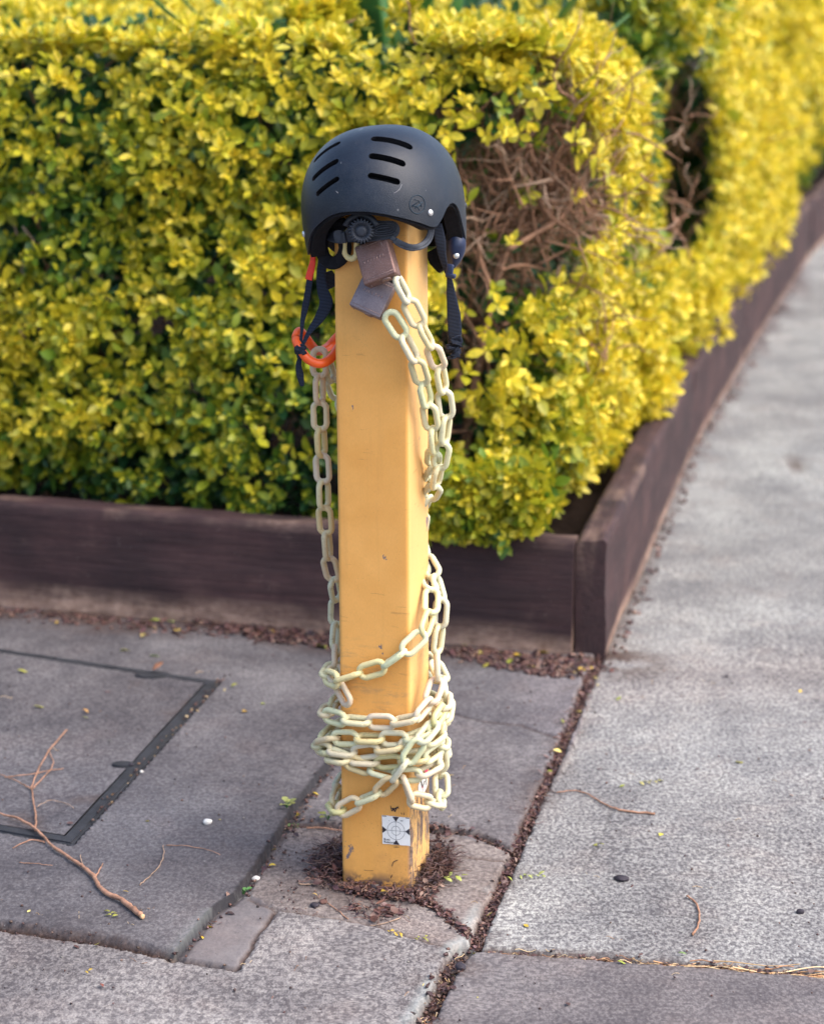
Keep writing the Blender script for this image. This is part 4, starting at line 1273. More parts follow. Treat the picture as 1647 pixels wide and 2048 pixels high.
def retention():
    # toothed dial
    c = PH_(722, 461, -.050); nrm = (HMI.to_3x3() @ (-ray(722, 470))).normalized() + Vector((0, 0, -.12)); nrm.normalize()
    Q = Matrix.Translation(c) @ nrm.to_track_quat('Z', 'Y').to_matrix().to_4x4()
    mb = MB()
    n = 88
    lathe(mb, [(.0135, -.006), (.0148, -.005), (.0148, .004), (.0138, .0052), (.0100, .0052), (.0094, .0040), (.0070, .0040), (.0064, .0058), (.0035, .0064), (.0008, .0064)], n, Q, 0,
          lambda k, n_, r, z: (1.12 if (k % 4) in (0, 1) else .90) if r > .0136 else 1)
    for k in range(22):
        a = 2 * math.pi * k / 22
        tube(mb, [Q @ Vector((.0075 * math.cos(a), .0075 * math.sin(a), .0045)), Q @ Vector((.0135 * math.cos(a), .0135 * math.sin(a), .0056))], .0007, 5)
    mb.build('fit_dial', M['plastic'], parent=helmet, label='ribbed round fit dial')
    # housing behind the dial, its arched hood and the slotted arms
    view = (HMI.to_3x3() @ Vector((0, -1, .1))).normalized()
    def plate(name, outline, d, th, mat, holes=(), label=None):
        bm = bmesh.new()
        pts = [PH_(u, v, d(u, v) if callable(d) else d) for u, v in outline]
        f = bm.faces.new([bm.verts.new(p) for p in pts])
        bmesh.ops.triangulate(bm, faces=bm.faces)
        r = bmesh.ops.extrude_face_region(bm, geom=list(bm.faces))
        for v in r['geom']:
            if isinstance(v, bmesh.types.BMVert): v.co -= view * th
        bmesh.ops.recalc_face_normals(bm, faces=bm.faces)
        m2 = MB(); bm.verts.index_update()
        m2.add([v.co.copy() for v in bm.verts], [tuple(v.index for v in f.verts) for f in bm.faces], 0, False)
        bm.free()
        return m2
    def outl(pts, n=4): return [(p.x, p.y) for p in catmull([Vector((a, b, 0)) for a, b in pts], n, closed=True)]
    A = outl([(690, 462), (700, 446), (716, 436), (734, 434), (750, 442), (772, 441), (790, 443), (799, 455), (796, 470), (782, 478), (764, 476), (745, 480), (724, 486), (700, 484), (676, 485), (668, 476), (668, 463), (678, 460)])
    m2 = plate('cradle', A, lambda u, v: -.041 + .0006 * max(0, u - 740) * .35, .003, M['plastic'])
    def G2(u, v, o=-.0005): return PH_(u, v, -.041 + .00021 * max(0, u - 740) + o)
    for i, (cx, cy, hw, hh) in enumerate(((768, 458, 24, 12.5), (768, 458.5, 20, 8), (766, 459, 15, 3.5))):
        ring = []
        for k in range(28):
            t = 2 * math.pi * k / 28
            x = cx + math.copysign(abs(math.cos(t)) ** .5, math.cos(t)) * hw; y = cy + math.copysign(abs(math.sin(t)) ** .8, math.sin(t)) * hh - (x - cx) * .12
            ring.append(G2(x, y, -.0009 if i < 2 else -.0012))
        tube(m2, ring, .0009, 5, closed=True)
    # arched hood over the dial
    tube(m2, [PH_(u, v, -.044) for u, v in [(722 + 33 * math.cos(R(a)), 463 - 33 * math.sin(R(a))) for a in range(20, 170, 10)]], 1, 8, flat=(.0022, .004), ref=view)
    m2.build('fit_cradle', M['plastic'], parent=helmet, label='slotted cradle arm behind the dial')
    # curved neck band with a slit
    mb = MB()
    def band(pts, w, th):
        tube(mb, catmull(pts, 6), 1, 10, flat=(w, th), ref=view, twist=math.pi / 2)
    band([PH_(u, v, d) for u, v, d in ((781, 474, -.034), (798, 484, -.032), (822, 493, -.030), (840, 490, -.022), (852, 480, -.008), (858, 468, .012), (860, 455, .03))], .0032, .0012)
    mb.build('neck_band', M['plastic'], parent=helmet); mb = MB()
    band([PH_(u, v, d) for u, v, d in ((786, 482, -.034), (800, 492, -.032), (822, 499, -.030), (845, 495, -.020), (858, 484, -.004), (864, 470, .014), (866, 455, .03))], .0018, .0014)
    band([PH_(u, v, d) for u, v, d in ((790, 479, -.0335), (808, 490, -.031), (830, 495, -.0275))], .0034, .0010)
    # left strap of the cradle
    mb.build('neck_band', M['plastic'], parent=helmet); mb = MB()
    band([PH_(u, v, d) for u, v, d in ((690, 474, -.043), (676, 475, -.036), (662, 471, -.020), (650, 466, .0), (640, 462, .03))], .0075, .0016)
    mb.build('neck_band', M['plastic'], parent=helmet)
    # padded ear loop at left
    mb = MB()
    tube(mb, catmull([PH_(u, v, d) for u, v, d in ((690, 448, -.02), (672, 455, -.012), (652, 468, -.004), (643, 490, .0), (648, 514, .0), (664, 526, -.004), (682, 517, -.010), (690, 498, -.014), (688, 482, -.016))], 6), 1, 10, flat=(.0085, .0042), ref=view, twist=math.pi / 2)
    mb.build('ear_pad', M['foam'], parent=helmet, label='dark looped foam ear pad at left')
    # hard ear flap at right
    mb = MB()
    c = PL(907, 492, .085); vs = []; fs = []; nu, nv = 20, 14
    O = [(899, 452), (914, 452), (925, 465), (931, 480), (930, 502), (920, 524), (905, 538), (893, 530), (886, 512), (887, 494), (890, 474)]
    O = outl(O, 3); k = len(O); cx, cy = 908, 494
    for j in range(1, 7):
        f = math.sin(j / 6 * math.pi / 2)
        for (u, v) in O: vs.append(L2H(PL(cx + (u - cx) * f, cy + (v - cy) * f, .080 - .017 * math.cos(j / 6 * math.pi / 2) ** 1.2 + .006 * (j == 6))))
    vs.append(L2H(PL(cx, cy, .063)))
    for j in range(5):
        for i in range(k): fs.append((j * k + i, j * k + (i + 1) % k, (j + 1) * k + (i + 1) % k, (j + 1) * k + i))
    for i in range(k): fs.append((len(vs) - 1, (i + 1) % k, i))
    mb.add(vs, fs)
    # its back
    b0 = len(mb.v); mb.add([L2H(PL(u, v, .094)) for u, v in O], [tuple(range(k))]);
    mb.f += [(5 * k + i, 5 * k + (i + 1) % k, b0 + (i + 1) % k, b0 + i) for i in range(k)]; mb.m += [0] * k; mb.sm += [True] * k
    fl = mb.build('ear_flap', M['pad'], parent=helmet, label='glossy blue-black ear flap with a small rivet')
    mb = MB(); p = L2H(PL(912, 511, .066)); 
    lathe(mb, [(.0040, -.003), (.0040, .0008), (.003, .0018), (.0010, .002)], 18, Matrix.Translation(p) @ view.to_track_quat('Z', 'Y').to_matrix().to_4x4())
    mb.build('rivet', M['steel'], parent=fl)
    mb = MB()
    tube(mb, catmull([PH_(u, v, d) for u, v, d in ((902, 418, .088), (908, 435, .080), (910, 456, .078))], 4), 1, 10, flat=(.010, .004), ref=view, twist=math.pi / 2)
    mb.build('ear_pad', M['foam'], parent=helmet, label='dark foam pad inside the right ear cut-out')
retention()
def straps():
    view = (HMI.to_3x3() @ Vector((0, -1, .1))).normalized()
    def rib(name, pts, w, tw, mat, th=.0008, label=None, par=helmet):
        mb = MB(); P = catmull([PH_(*p) for p in pts], 6); N = len(P)
        W_ = [np.interp(i / (N - 1), np.linspace(0, 1, len(w)), w) for i in range(N)]
        T_ = [math.pi / 2 + R(float(np.interp(i / (N - 1), np.linspace(0, 1, len(tw)), tw))) for i in range(N)]
        tube(mb, P, [float(q) for q in W_], 10, flat=(1, th), ref=view, twist=T_)
        return mb.build(name, mat, parent=par, label=label)
    s1 = rib('chin_strap', [(621, 545, .028), (617, 575, .026), (611, 610, .024), (605, 640, .022), (603, 665, .018), (601, 688, .014)], [.0045, .0042, .0046, .0035, .0022, .0020], [10, 10, 0, 25, 30, 10], M['web'], label='left chin strap with red sleeve')
    rib('red_sleeve', [(624, 490, .030), (625.5, 520, .029), (621.5, 540, .028), (617, 559, .027)], [.0026, .0038, .0048, .0050], [20, 10, 5, 5], M['red'], .0016, par=s1)
    rib('chin_strap', [(646, 520, .03), (642, 550, .030), (645, 580, .030), (652, 605, .028), (641, 632, .024), (618, 664, .018), (605, 690, .012)], [.0065, .0062, .0080, .0095, .0072, .0038, .0020], [0, 5, 20, 15, 10, 30, 20], M['web'], label='second left chin strap twisting down to the knot')
    mb = MB(); rnd = random.Random(3)
    for i in range(4):
        tube(mb, catmull([PH_(601 + 8 * math.cos(R(a + 70 * i)), 699 + i * 5 - 6 + 5 * math.sin(R(a + 70 * i)), .010 - .005 * math.sin(R(a))) for a in range(0, 300, 40)], 3), 1, 8, flat=(.0034, .0016), ref=view, twist=1.2)
    rbox(mb, .012, .008, .020, .003, 2, Matrix.Translation(PH_(601, 702, .012)))
    mb.build('strap_knot', M['web'], parent=helmet)
    rib('strap_tail', [(601, 712, .014), (597, 730, .016), (600, 750, .018), (604, 772, .02)], [.002, .0045, .005, .003], [0, 30, -10, 30], M['web'], label='loose end below the knot')
    # right side
    rib('chin_strap', [(874, 448, .05), (880, 480, .050), (884, 510, .052), (892, 540, .054), (898, 556, .056), (902, 590, .060), (907, 630, .064), (909, 665, .066), (906, 690, .066)], [.0060, .0072, .0055, .0038, .0034, .0062, .0090, .0092, .0070], [0, 0, 20, 35, 10, 0, 5, 0, 20], M['web'], label='right chin strap hanging beside the post')
    mb = MB()
    rbox(mb, .009, .006, .017, .0015, 2, Matrix.Translation(PH_(899, 541, .050)) @ Matrix.Rotation(.25, 4, 'Y'))
    rbox(mb, .013, .008, .006, .0015, 2, Matrix.Translation(PH_(901, 551, .049)) @ Matrix.Rotation(.3, 4, 'Y'))
    mb.build('strap_buckle', M['pad'], parent=helmet)
    mb = MB(); rnd = random.Random(6)
    for i in range(6):
        x, y = rnd.uniform(890, 916), rnd.uniform(682, 708)
        tube(mb, catmull([PH_(x + rnd.uniform(-14, 14), y + rnd.uniform(-9, 9), .060 + rnd.uniform(-.006, .006)) for _ in range(4)], 4), 1, 8, flat=(.0048, .0011), ref=view, twist=rnd.uniform(0, 3))
    rbox(mb, .016, .007, .012, .002, 2, Matrix.Translation(PH_(904, 696, .062)))
    mb.build('strap_buckle', M['web'], parent=helmet, label='bunched strap end with clip')
    rib('chin_strap', [(650, 545, .085), (656, 560, .095), (664, 575, .10)], [.01, .012, .010], [0, 0, 0], M['web'])
    # front of the liner that shows past the post under the right side
    rib('neck_pad', [(862, 500, .10), (872, 520, .10), (884, 540, .095)], [.008, .010, .006], [0, 0, 0], M['foam'], .004)
straps()

# ------------------------------------------------------------------ padlocks
def padlock(name_label, bl, br, up, d0, tilt, mat, w, h, th, seed):
    P0 = PL(*bl, d0); P1 = PL(*br, d0)
    ex = (P1 - P0).normalized(); ez0 = Vector((0, -1, 0)); ez0 = (ez0 - ex * ez0.dot(ex)).normalized(); ey = ez0.cross(ex)
    Rt = Matrix.Rotation(tilt, 4, ex)
    c = (P0 + P1) / 2
    ey = (Rt.to_3x3() @ ey).normalized(); ez = ex.cross(ey)
    Q = PM @ (Matrix.Translation(c) @ Matrix(((ex.x, ey.x, ez.x, 0), (ex.y, ey.y, ez.y, 0), (ex.z, ey.z, ez.z, 0), (0, 0, 0, 1))))
    root = empty('padlock', label=name_label, cat='padlock', group='old padlocks joining the chain ends')
    root.matrix_world = Q
    mb = MB()
    rbox(mb, w, h, th, .0022, 3, Matrix.Translation((0, h / 2, -th / 2)))
    # laminated look: shallow seam lines near both long sides
    mb.build('lock_body', mat, parent=root)
    mb = MB()
    for yy_ in (.10, .90):
        tube(mb, [Vector((-w * .46, h * yy_, .00005)), Vector((w * .46, h * yy_, .00005))], .0004, 5)
    rr_ = random.Random(seed)
    for k in range(7):
        x0 = -w * .30 + k * w * .095
        tube(mb, [Vector((x0, h * .50, .0001)), Vector((x0 + w * .03 * rr_.uniform(-1, 1), h * .58, .0001))], .0005, 5)
    mb.build('stamped_marks', M['keyway'], parent=root, kind='stuff')
    mb = MB()
    K = Matrix.Translation((w * .12, -.0004, -th / 2)) @ Matrix.Rotation(R(90), 4, 'X')
    lathe(mb, [(.0066, -.002), (.0066, .0006), (.0056, .0012), (.0052, .0004), (.0030, .0004), (.0024, .0010), (.0005, .0010)], 24, K)
    tube(mb, [Vector((-w * .36 + i * .0005, -.0002, -th / 2)) for i in range(2)], .002, 8)
    mb.build('keyway', M['keyway'], parent=root)
    mb = MB(); sx = w * .30; sh = .028
    pts = [Vector((-sx, h - .004, -th / 2)), Vector((-sx, h + sh * .5, -th / 2))] + [Vector((-sx * math.cos(R(a)), h + sh * .5 + sx * math.sin(R(a)), -th / 2)) for a in range(20, 180, 20)] + [Vector((sx, h + sh * .5, -th / 2)), Vector((sx, h - .004, -th / 2))]
    tube(mb, pts, .0040, 10)
    mb.build('shackle', M['dsteel'], parent=root)
padlock('rust-brown padlock just under the helmet dial, overlapping another lock', (727, 571), (791, 545), None, -.052, R(-24), M['lock_a'], .0455, .054, .020, 1)
padlock('grey-purple padlock, the lower one, tucked behind the rust-brown lock', (697, 609), (759, 637), None, -.034, R(-22), M['lock_b'], .0440, .048, .019, 2)

# ------------------------------------------------------------------ the chain
WIRE = .0041; LK_L = .0452; LK_W = .0258; PITCH_L = LK_L - 2 * WIRE - .0006
def link_mesh(name, seed):
    mb = MB(); rnd = random.Random(seed)
    hl, hw = LK_L / 2 - WIRE, LK_W / 2 - WIRE
    pts = []
    r = hw
    for a in range(0, 181, 20): pts.append((hl - r + r * math.sin(R(a)), r * math.cos(R(a))))
    for a in range(180, 361, 20): pts.append((-(hl - r) + r * math.sin(R(a)), r * math.cos(R(a))))
    P = [Vector((x, y * (1 + rnd.uniform(-.02, .02)), rnd.uniform(-.0003, .0003))) for x, y in pts]
    tube(mb, P, [WIRE * rnd.uniform(.95, 1.05) for _ in P], 10, closed=True)
    me = bpy.data.meshes.new(name); me.from_pydata(mb.v, [], mb.f); me.materials.append(M['chain'])
    me.polygons.foreach_set('use_smooth', [True] * len(me.polygons)); me.update()
    return me
LINKS = [link_mesh('link', i) for i in range(4)]
chain = empty('plastic_chain', label='pale cream plastic chain looped round and hanging from the yellow bollard', cat='chain')
chain.matrix_world = PM
def back(u0, v0, v1):
    """control points that carry the chain round the hidden back, right to left"""
    pass
def P3(x, y, z): return Vector((x, y, z))
def zat(v, d=-.01, u=760): return PL(u, v, d).z
CH = []      # (control points in post frame, roll start, colour)
A_ = [(792, 556, -.040), (806, 584, -.030), (822, 612, -.022), (842, 655, -.014), (862, 690, .0), (876, 725, .015), (885, 770, .03), (890, 805, .035), (893, 850, .04), (886, 895, .04), (877, 935, .045), (870, 975, .065), (848, 1012, .098), (836, 1065, .118), (850, 1115, .105), (874, 1160, .078), (883, 1195, .065), (880, 1245, .055), (874, 1290, .05), (872, 1340, .04), (873, 1380, .03)]
strA = [PL(*p) for p in A_]
def wrap(front, zl, zr, first=False):
    """one turn: front waypoints right to left, then round the back to the right again"""
    pts = [PL(*p) for p in front]
    a, b = zl, zr
    pts += [P3(-.064, .02, a), P3(-.058, .055, a + (b - a) * .2), P3(-.02, .066, a + (b - a) * .45), P3(.03, .066, a + (b - a) * .7), P3(.060, .050, b)]
    return pts
W1 = [(858, 1412, -.002), (838, 1432, -.014), (800, 1444, -.014), (755, 1444, -.013), (705, 1442, -.013), (665, 1434, -.012), (648, 1424, .012)]
W2 = [(880, 1435, .03), (858, 1462, -.001), (825, 1478, -.016), (780, 1478, -.014), (735, 1476, -.016), (690, 1478, -.014), (655, 1476, -.006), (642, 1482, .012)]
W3 = [(884, 1462, .03), (862, 1484, .0), (825, 1492, -.015), (780, 1494, -.018), (735, 1504, -.016), (690, 1506, -.013), (650, 1498, -.008), (634, 1492, .014)]
W4 = [(884, 1490, .03), (862, 1512, .0), (825, 1524, -.014), (780, 1520, -.013), (735, 1528, -.014), (695, 1520, -.014), (662, 1506, -.010), (648, 1506, .012)]
W5 = [(886, 1520, .03), (864, 1534, .0), (832, 1552, -.014), (790, 1552, -.014), (745, 1540, -.014), (705, 1526, -.020), (670, 1512, -.014), (655, 1512, .012)]
W6 = [(889, 1400, .05), (880, 1432, .02), (860, 1458, -.012), (838, 1486, -.026), (812, 1524, -.030), (785, 1560, -.026), (752, 1590, -.018), (715, 1604, -.014), (684, 1622, -.012), (663, 1618, .004)]
seqA = strA + [PL(*p) for p in W1[1:]]
def backs(zl, zr): return [P3(-.066, .015, zl), P3(-.062, .055, zl), P3(-.02, .066, (zl + zr) / 2), P3(.03, .068, (zl * .3 + zr * .7)), P3(.063, .050, zr)]
z_ = lambda v: PL(760, v, 0).z
seqA += backs(z_(1430), z_(1440))
for Wn, vl, vr in ((W2, 1485, 1468), (W3, 1500, 1495), (W4, 1512, 1525)):
    seqA += [PL(*p) for p in Wn] + backs(z_(vl), z_(vr))
seqA += [PL(*p) for p in W5] + [P3(-.066, .02, z_(1500)), P3(-.06, .06, z_(1480)), P3(.0, .072, z_(1440)), P3(.055, .066, z_(1400))]
seqA += [PL(*p) for p in W6] + [P3(-.066, .03, z_(1600)), P3(-.05, .066, z_(1600)), P3(.01, .070, z_(1585)), P3(.055, .066, z_(1570)), PL(884, 1596, .07), PL(876, 1608, .03), PL(856, 1606, .004), PL(828, 1602, -.014), PL(804, 1584, -.016), PL(803, 1564, -.016), PL(818, 1548, -.018), PL(838, 1544, -.016)]
B_ = [(776, 626, -.028), (796, 655, -.022), (818, 695, -.016), (838, 735, -.010), (848, 780, .006), (858, 820, .022), (864, 860, .03), (868, 900, .04), (862, 940, .075), (842, 975, .112), (828, 1050, .130), (842, 1130, .112), (863, 1178, .06), (862, 1222, .035), (850, 1262, .008), (826, 1290, -.010), (795, 1312, -.014), (760, 1336, -.013), (718, 1347, -.013), (676, 1362, -.013), (650, 1358, .002)]
seqB = [PL(*p) for p in B_] + [P3(-.068, .03, z_(1352)), P3(-.05, .066, z_(1356)), P3(.01, .068, z_(1364)), P3(.055, .064, z_(1372)), PL(893, 1392, .07), PL(888, 1425, .045), PL(886, 1462, .035), PL(880, 1496, .03), PL(884, 1530, .035), PL(872, 1548, .03)]
C_ = [(639, 698, .050), (638, 745, .050), (639, 795, .050), (640, 850, .050), (643, 905, .050), (646, 960, .050), (648, 1015, .050), (652, 1068, .052), (657, 1118, .056), (667, 1160, .068), (675, 1205, .085), (672, 1260, .08), (668, 1315, .050), (671, 1350, .01), (679, 1385, -.012), (700, 1412, -.014), (716, 1440, -.022)]
seqC = [PL(*p) for p in C_]
D_ = [(701, 508, -.016), (702, 470, -.02)]
seqD = [PL(*p) for p in D_]
E_ = [(652, 716, .062), (662, 755, .075), (675, 790, .095), (690, 820, .11), (700, 870, .11)]
seqE = [PL(*p) for p in E_]
STR = [(seqA, 1, (.67, .62, .42)), (seqB, 0, (.69, .64, .43)), (seqC, 0, (.64, .53, .35)), (seqE, 1, (.66, .55, .36)), (seqD, 0, (.72, .68, .42))]
made = []
for si, (pts, par, colr) in enumerate(STR):
    P = catmull(pts, 14)
    cumL = [0]
    for a, b in zip(P[:-1], P[1:]): cumL.append(cumL[-1] + (b - a).length)
    def at(s):
        s = max(0, min(cumL[-1], s))
        i = min(int(np.searchsorted(cumL, s, 'right')) - 1, len(P) - 2)
        f = (s - cumL[i]) / max(1e-9, cumL[i + 1] - cumL[i])
        return P[i].lerp(P[i + 1], f)
    # chord-walk so that neighbouring links stay hooked round corners
    n = max(1, int(cumL[-1] / PITCH_L + .5)); s = PITCH_L / 2 if n > 1 else cumL[-1] / 2
    rnd = random.Random(40 + si)
    i = -1
    while (s < cumL[-1] - PITCH_L * .3) or i < 0:
        i += 1
        a, b = at(s - PITCH_L / 2), at(s + PITCH_L / 2)
        c = (a + b) / 2; t = (b - a).normalized()
        # outward direction: away from the post's axis, squared off
        if c.z > z_(1335) or si in (3, 4): nr = Vector((0, -1, 0))
        else:
            ax_, ay_ = c.x / .05, c.y / .05
            nr = Vector((math.copysign(abs(ax_) ** 4, ax_), math.copysign(abs(ay_) ** 4, ay_), 0))
            nr = nr.normalized() if nr.length > 0 else Vector((0, -1, 0))
        nr = (nr - t * nr.dot(t)); nr = nr.normalized() if nr.length > 1e-4 else t.orthogonal().normalized()
        roll = (90 if (i + par) % 2 else 0) + rnd.gauss(3, 8)
        if c.z > z_(1335): roll = (78 if (i + par) % 2 else 6) + rnd.gauss(0, 9)
        w = t.cross(nr)
        w = w * math.cos(R(roll)) + nr * math.sin(R(roll)); nz = t.cross(w)
        Mx = Matrix(((t.x, w.x, nz.x, c.x), (t.y, w.y, nz.y, c.y), (t.z, w.z, nz.z, c.z), (0, 0, 0, 1)))
        hid = c.y > .052 and abs(c.x) < .055
        cc = tuple(q * rnd.uniform(.90, 1.05) for q in colr)
        if rnd.random() < .25: cc = (cc[0] * .96, cc[1] * .93, cc[2] * .72)
        bounce = max(0, min(1, (-c.x + .01) / .07)) * (.35 if si < 2 else 0)  # left links yellower: bounce off the post put into their colour
        cc = (cc[0] * (1 - .0 * bounce), cc[1] * (1 - .10 * bounce), cc[2] * (1 - .35 * bounce))
        made.append((hid, Mx, cc))
        s += PITCH_L * (.965 if (c.z < z_(1380)) else 1.0)
vis = [m for m in made if not m[0]]
hidn = [m for m in made if m[0]]
# beyond a hundred links, the ones that show least join the hidden ones
EYE_P = PMI @ EYE
vis.sort(key=lambda m: (m[1].translation.y > .03, m[1].translation.y))
hidn += vis[99:]; vis = vis[:99]
for k, (h, Mx, cc) in enumerate(vis):
    o = bpy.data.objects.new('link', LINKS[k % 4]); o.color = (*cc, 1)
    link(o, parent=chain); o.matrix_local = Mx
mb = MB()
for h, Mx, cc in hidn:
    me = LINKS[0]; mb.add([Mx @ v.co for v in me.vertices], [tuple(p.vertices) for p in me.polygons])
if hidn:
    o = mb.build('link_run', M['chain'], parent=chain, kind='stuff'); o.color = (.58, .58, .41, 1)
print('links', len(vis), 'hidden', len(hidn))

# ------------------------------------------------------------------ orange ring that carries the left run of chain
mb = MB()
ring = [(592, 678, .020), (601, 699, .012), (617, 719, .012), (640, 727, .016), (661, 717, .030), (675, 697, .05), (688, 676, .085), (686, 664, .12), (672, 676, .125), (655, 694, .115), (636, 702, .085), (622, 690, .06), (609, 672, .045), (598, 663, .035)]
root_p = PW(640, 727, .016)
ro = empty('cable_ring', root_p, label='glossy orange plastic ring holding the strap knot and hanging chain, left of post', cat='ring')
tube(mb, catmull([PW(*p) - root_p for p in ring], 7, closed=True), .0062, 14, closed=True)
mb.build('ring_tube', M['orange'], parent=ro)

# ------------------------------------------------------------------ litter
BROWN = np.array([(.085, .040, .038), (.12, .056, .048), (.045, .026, .030), (.17, .085, .070), (.10, .048, .052), (.24, .15, .12), (.15, .085, .085)])
def in_poly_pts(poly, n, rs):
    P = np.array(W(poly)); lo, hi = P.min(0), P.max(0)
    out = np.zeros((0, 2))
    while len(out) < n:
        q = rs.uniform(lo, hi, (n * 3, 2)); out = np.concatenate([out, q[poly_in(q[:, 0], q[:, 1], [tuple(p) for p in P])]])
    return out[:n]
def along(line, n, w, rs, lo=0, hi=1):
    L = np.array(line); sl = np.hypot(*np.diff(L, axis=0).T); c = np.concatenate([[0], np.cumsum(sl)])
    s = rs.uniform(lo, hi, n) * c[-1]
    x = np.interp(s, c, L[:, 0]); y = np.interp(s, c, L[:, 1])
    return np.stack([x + rs.normal(0, w, n), y + rs.normal(0, w, n)], -1)
class Litter:
    def __init__(s, name, label, seed):
        s.rs = np.random.default_rng(seed); s.rnd = random.Random(seed); s.name = name; s.label = label
        s.V = []; s.F = []; s.C = []; s.o = 0
    def leaves(s, xy, size, cols=BROWN, lift=.004, flat=.35, pile=0.0):
        n = len(xy); rs = s.rs
        z = np.array([ground_z(x, y) for x, y in xy]) + .0015 + rs.uniform(0, 1, n) * lift + pile
        ax = np.stack([rs.normal(0, 1, n), rs.normal(0, 1, n), rs.normal(0, flat * .6, n)], -1)
        up = np.stack([rs.normal(0, flat, n), rs.normal(0, flat, n), np.ones(n)], -1)
        L = size * rs.uniform(.45, 1.5, n)
        c = cols[rs.integers(0, len(cols), n)] * rs.uniform(.7, 1.25, (n, 1))
        V, F, C = leaf_batch(np.column_stack([xy, z]), ax, up, L, c, rs.uniform(.5, 1.5, n), rs.uniform(-.3, .5, n), rs.uniform(-.3, .5))
        V[:, 2] = np.maximum(V[:, 2], np.repeat(z, 15) - .0025)
        s.V.append(V); s.F.append(F + s.o); s.C.append(C); s.o += len(V)
    def straws(s, xy, L, r, cols=BROWN, dirs=None, lift=.004):
        for (x, y) in xy:
            a = s.rnd.uniform(0, 2 * math.pi) if dirs is None else dirs + s.rnd.gauss(0, .16)
            l = L * s.rnd.uniform(.4, 1.3); z = ground_z(x, y) + r + s.rnd.uniform(0, lift)
            k = 6; bend = s.rnd.gauss(0, .5); pts = []
            px, py = x, y
            for i in range(k):
                pts.append(Vector((px, py, z + .002 * math.sin(i * 1.3 + x * 50)))); px += math.cos(a) * l / k; py += math.sin(a) * l / k; a += bend / k * (1 + s.rnd.gauss(0, .5))
            mb = MB(); tube(mb, pts, [r * (1 - .5 * i / k) for i in range(k)], 4, cap=False)
            V = np.array(mb.v); F = np.array(mb.f)
            c = cols[s.rnd.randrange(len(cols))] * s.rnd.uniform(.8, 1.6)
            s.V.append(V); s.F.append(F + s.o); s.C.append(np.tile(c, (len(V), 1))); s.o += len(V)
    def crumbs(s, xy, size, cols=BROWN, lift=.003):
        base = np.array([(-1, -1, -1), (1, -1, -1), (1, 1, -1), (-1, 1, -1), (-.7, -.7, 1), (.7, -.6, .8), (.6, .7, 1), (-.6, .6, .7)]) * .5
        q = np.array([(0, 3, 2, 1), (4, 5, 6, 7), (0, 1, 5, 4), (1, 2, 6, 5), (2, 3, 7, 6), (3, 0, 4, 7)])
        rs = s.rs; n = len(xy)
        z = np.array([ground_z(x, y) for x, y in xy]) + rs.uniform(0, lift, n)
        S = size * rs.uniform(.4, 1.4, (n, 1, 1)); a = rs.uniform(0, 6.28, n); ca, sa = np.cos(a), np.sin(a)
        B = base[None] * S * rs.uniform(.6, 1.4, (n, 8, 3)) * np.array([1.3, 1, .7])
        X_ = B[..., 0] * ca[:, None] - B[..., 1] * sa[:, None]; Y_ = B[..., 0] * sa[:, None] + B[..., 1] * ca[:, None]
        V = np.stack([X_ + xy[:, :1], Y_ + xy[:, 1:], B[..., 2] + z[:, None] + size * .3], -1).reshape(-1, 3)
        F = (q[None] + (np.arange(n) * 8)[:, None, None]).reshape(-1, 4)
        c = np.repeat(cols[rs.integers(0, len(cols), n)] * rs.uniform(.5, 1.2, (n, 1)), 8, 0)
        s.V.append(V); s.F.append(F + s.o); s.C.append(c); s.o += len(V)
    def build(s):
        o = np_mesh(s.name, np.concatenate(s.V), np.concatenate(s.F), [M['litter']], dict(leafcol=np.concatenate(s.C)))
        return link(o, label=s.label, cat='leaf litter', kind='stuff')
YEL = np.array([(.60, .42, .05), (.45, .40, .06), (.30, .34, .05), (.62, .50, .16)])
STRAW = np.array([(.50, .33, .17), (.42, .24, .12), (.60, .44, .26), (.34, .17, .09)])
lt = Litter('leaf_litter', 'brown leaf litter and twiglets heaped round the foot of the yellow post', 1)
ring_poly = [(612, 1752), (628, 1712), (660, 1690), (686, 1672), (688, 1768), (826, 1782), (866, 1700), (900, 1718), (908, 1742), (872, 1780), (868, 1812), (820, 1806), (760, 1800), (700, 1790), (650, 1778)]
def off_post(P):
    keep = []
    for p in P:
        q = PMI @ Vector((p[0], p[1], .01)); keep.append(not (abs(q.x) < .057 and abs(q.y) < .060))
    return P[np.array(keep)]
P = off_post(in_poly_pts(ring_poly, 330, lt.rs)); lt.leaves(P, .0085, lift=.008, flat=.6)
P = off_post(in_poly_pts(ring_poly, 420, lt.rs)); lt.crumbs(P, .0030, lift=.004)
P = off_post(in_poly_pts(ring_poly, 190, lt.rs)); lt.straws(P, .030, .0006, lift=.014)
P = off_post(in_poly_pts([(686, 1764), (832, 1782), (862, 1808), (800, 1800), (740, 1797), (690, 1784)], 300, lt.rs)); lt.leaves(P, .0085, lift=.006, flat=.5); lt.crumbs(P, .003, lift=.010)
P = off_post(in_poly_pts([(840, 1770), (866, 1690), (900, 1710), (908, 1745), (870, 1778)], 200, lt.rs)); lt.straws(P, .034, .0007, BROWN * .6, lift=.022); lt.leaves(P[:120], .010, BROWN * .6, lift=.018, flat=.8)
P = off_post(in_poly_pts([(640, 1745), (650, 1715), (684, 1690), (688, 1768)], 160, lt.rs)); lt.straws(P, .034, .0007, lift=.020); lt.leaves(P[:90], .011, lift=.016, flat=.8)
P = along(W([(838, 1800), (880, 1822), (950, 1880)]), 240, .004, lt.rs); lt.leaves(P, .008, lift=.004); lt.crumbs(P, .003)
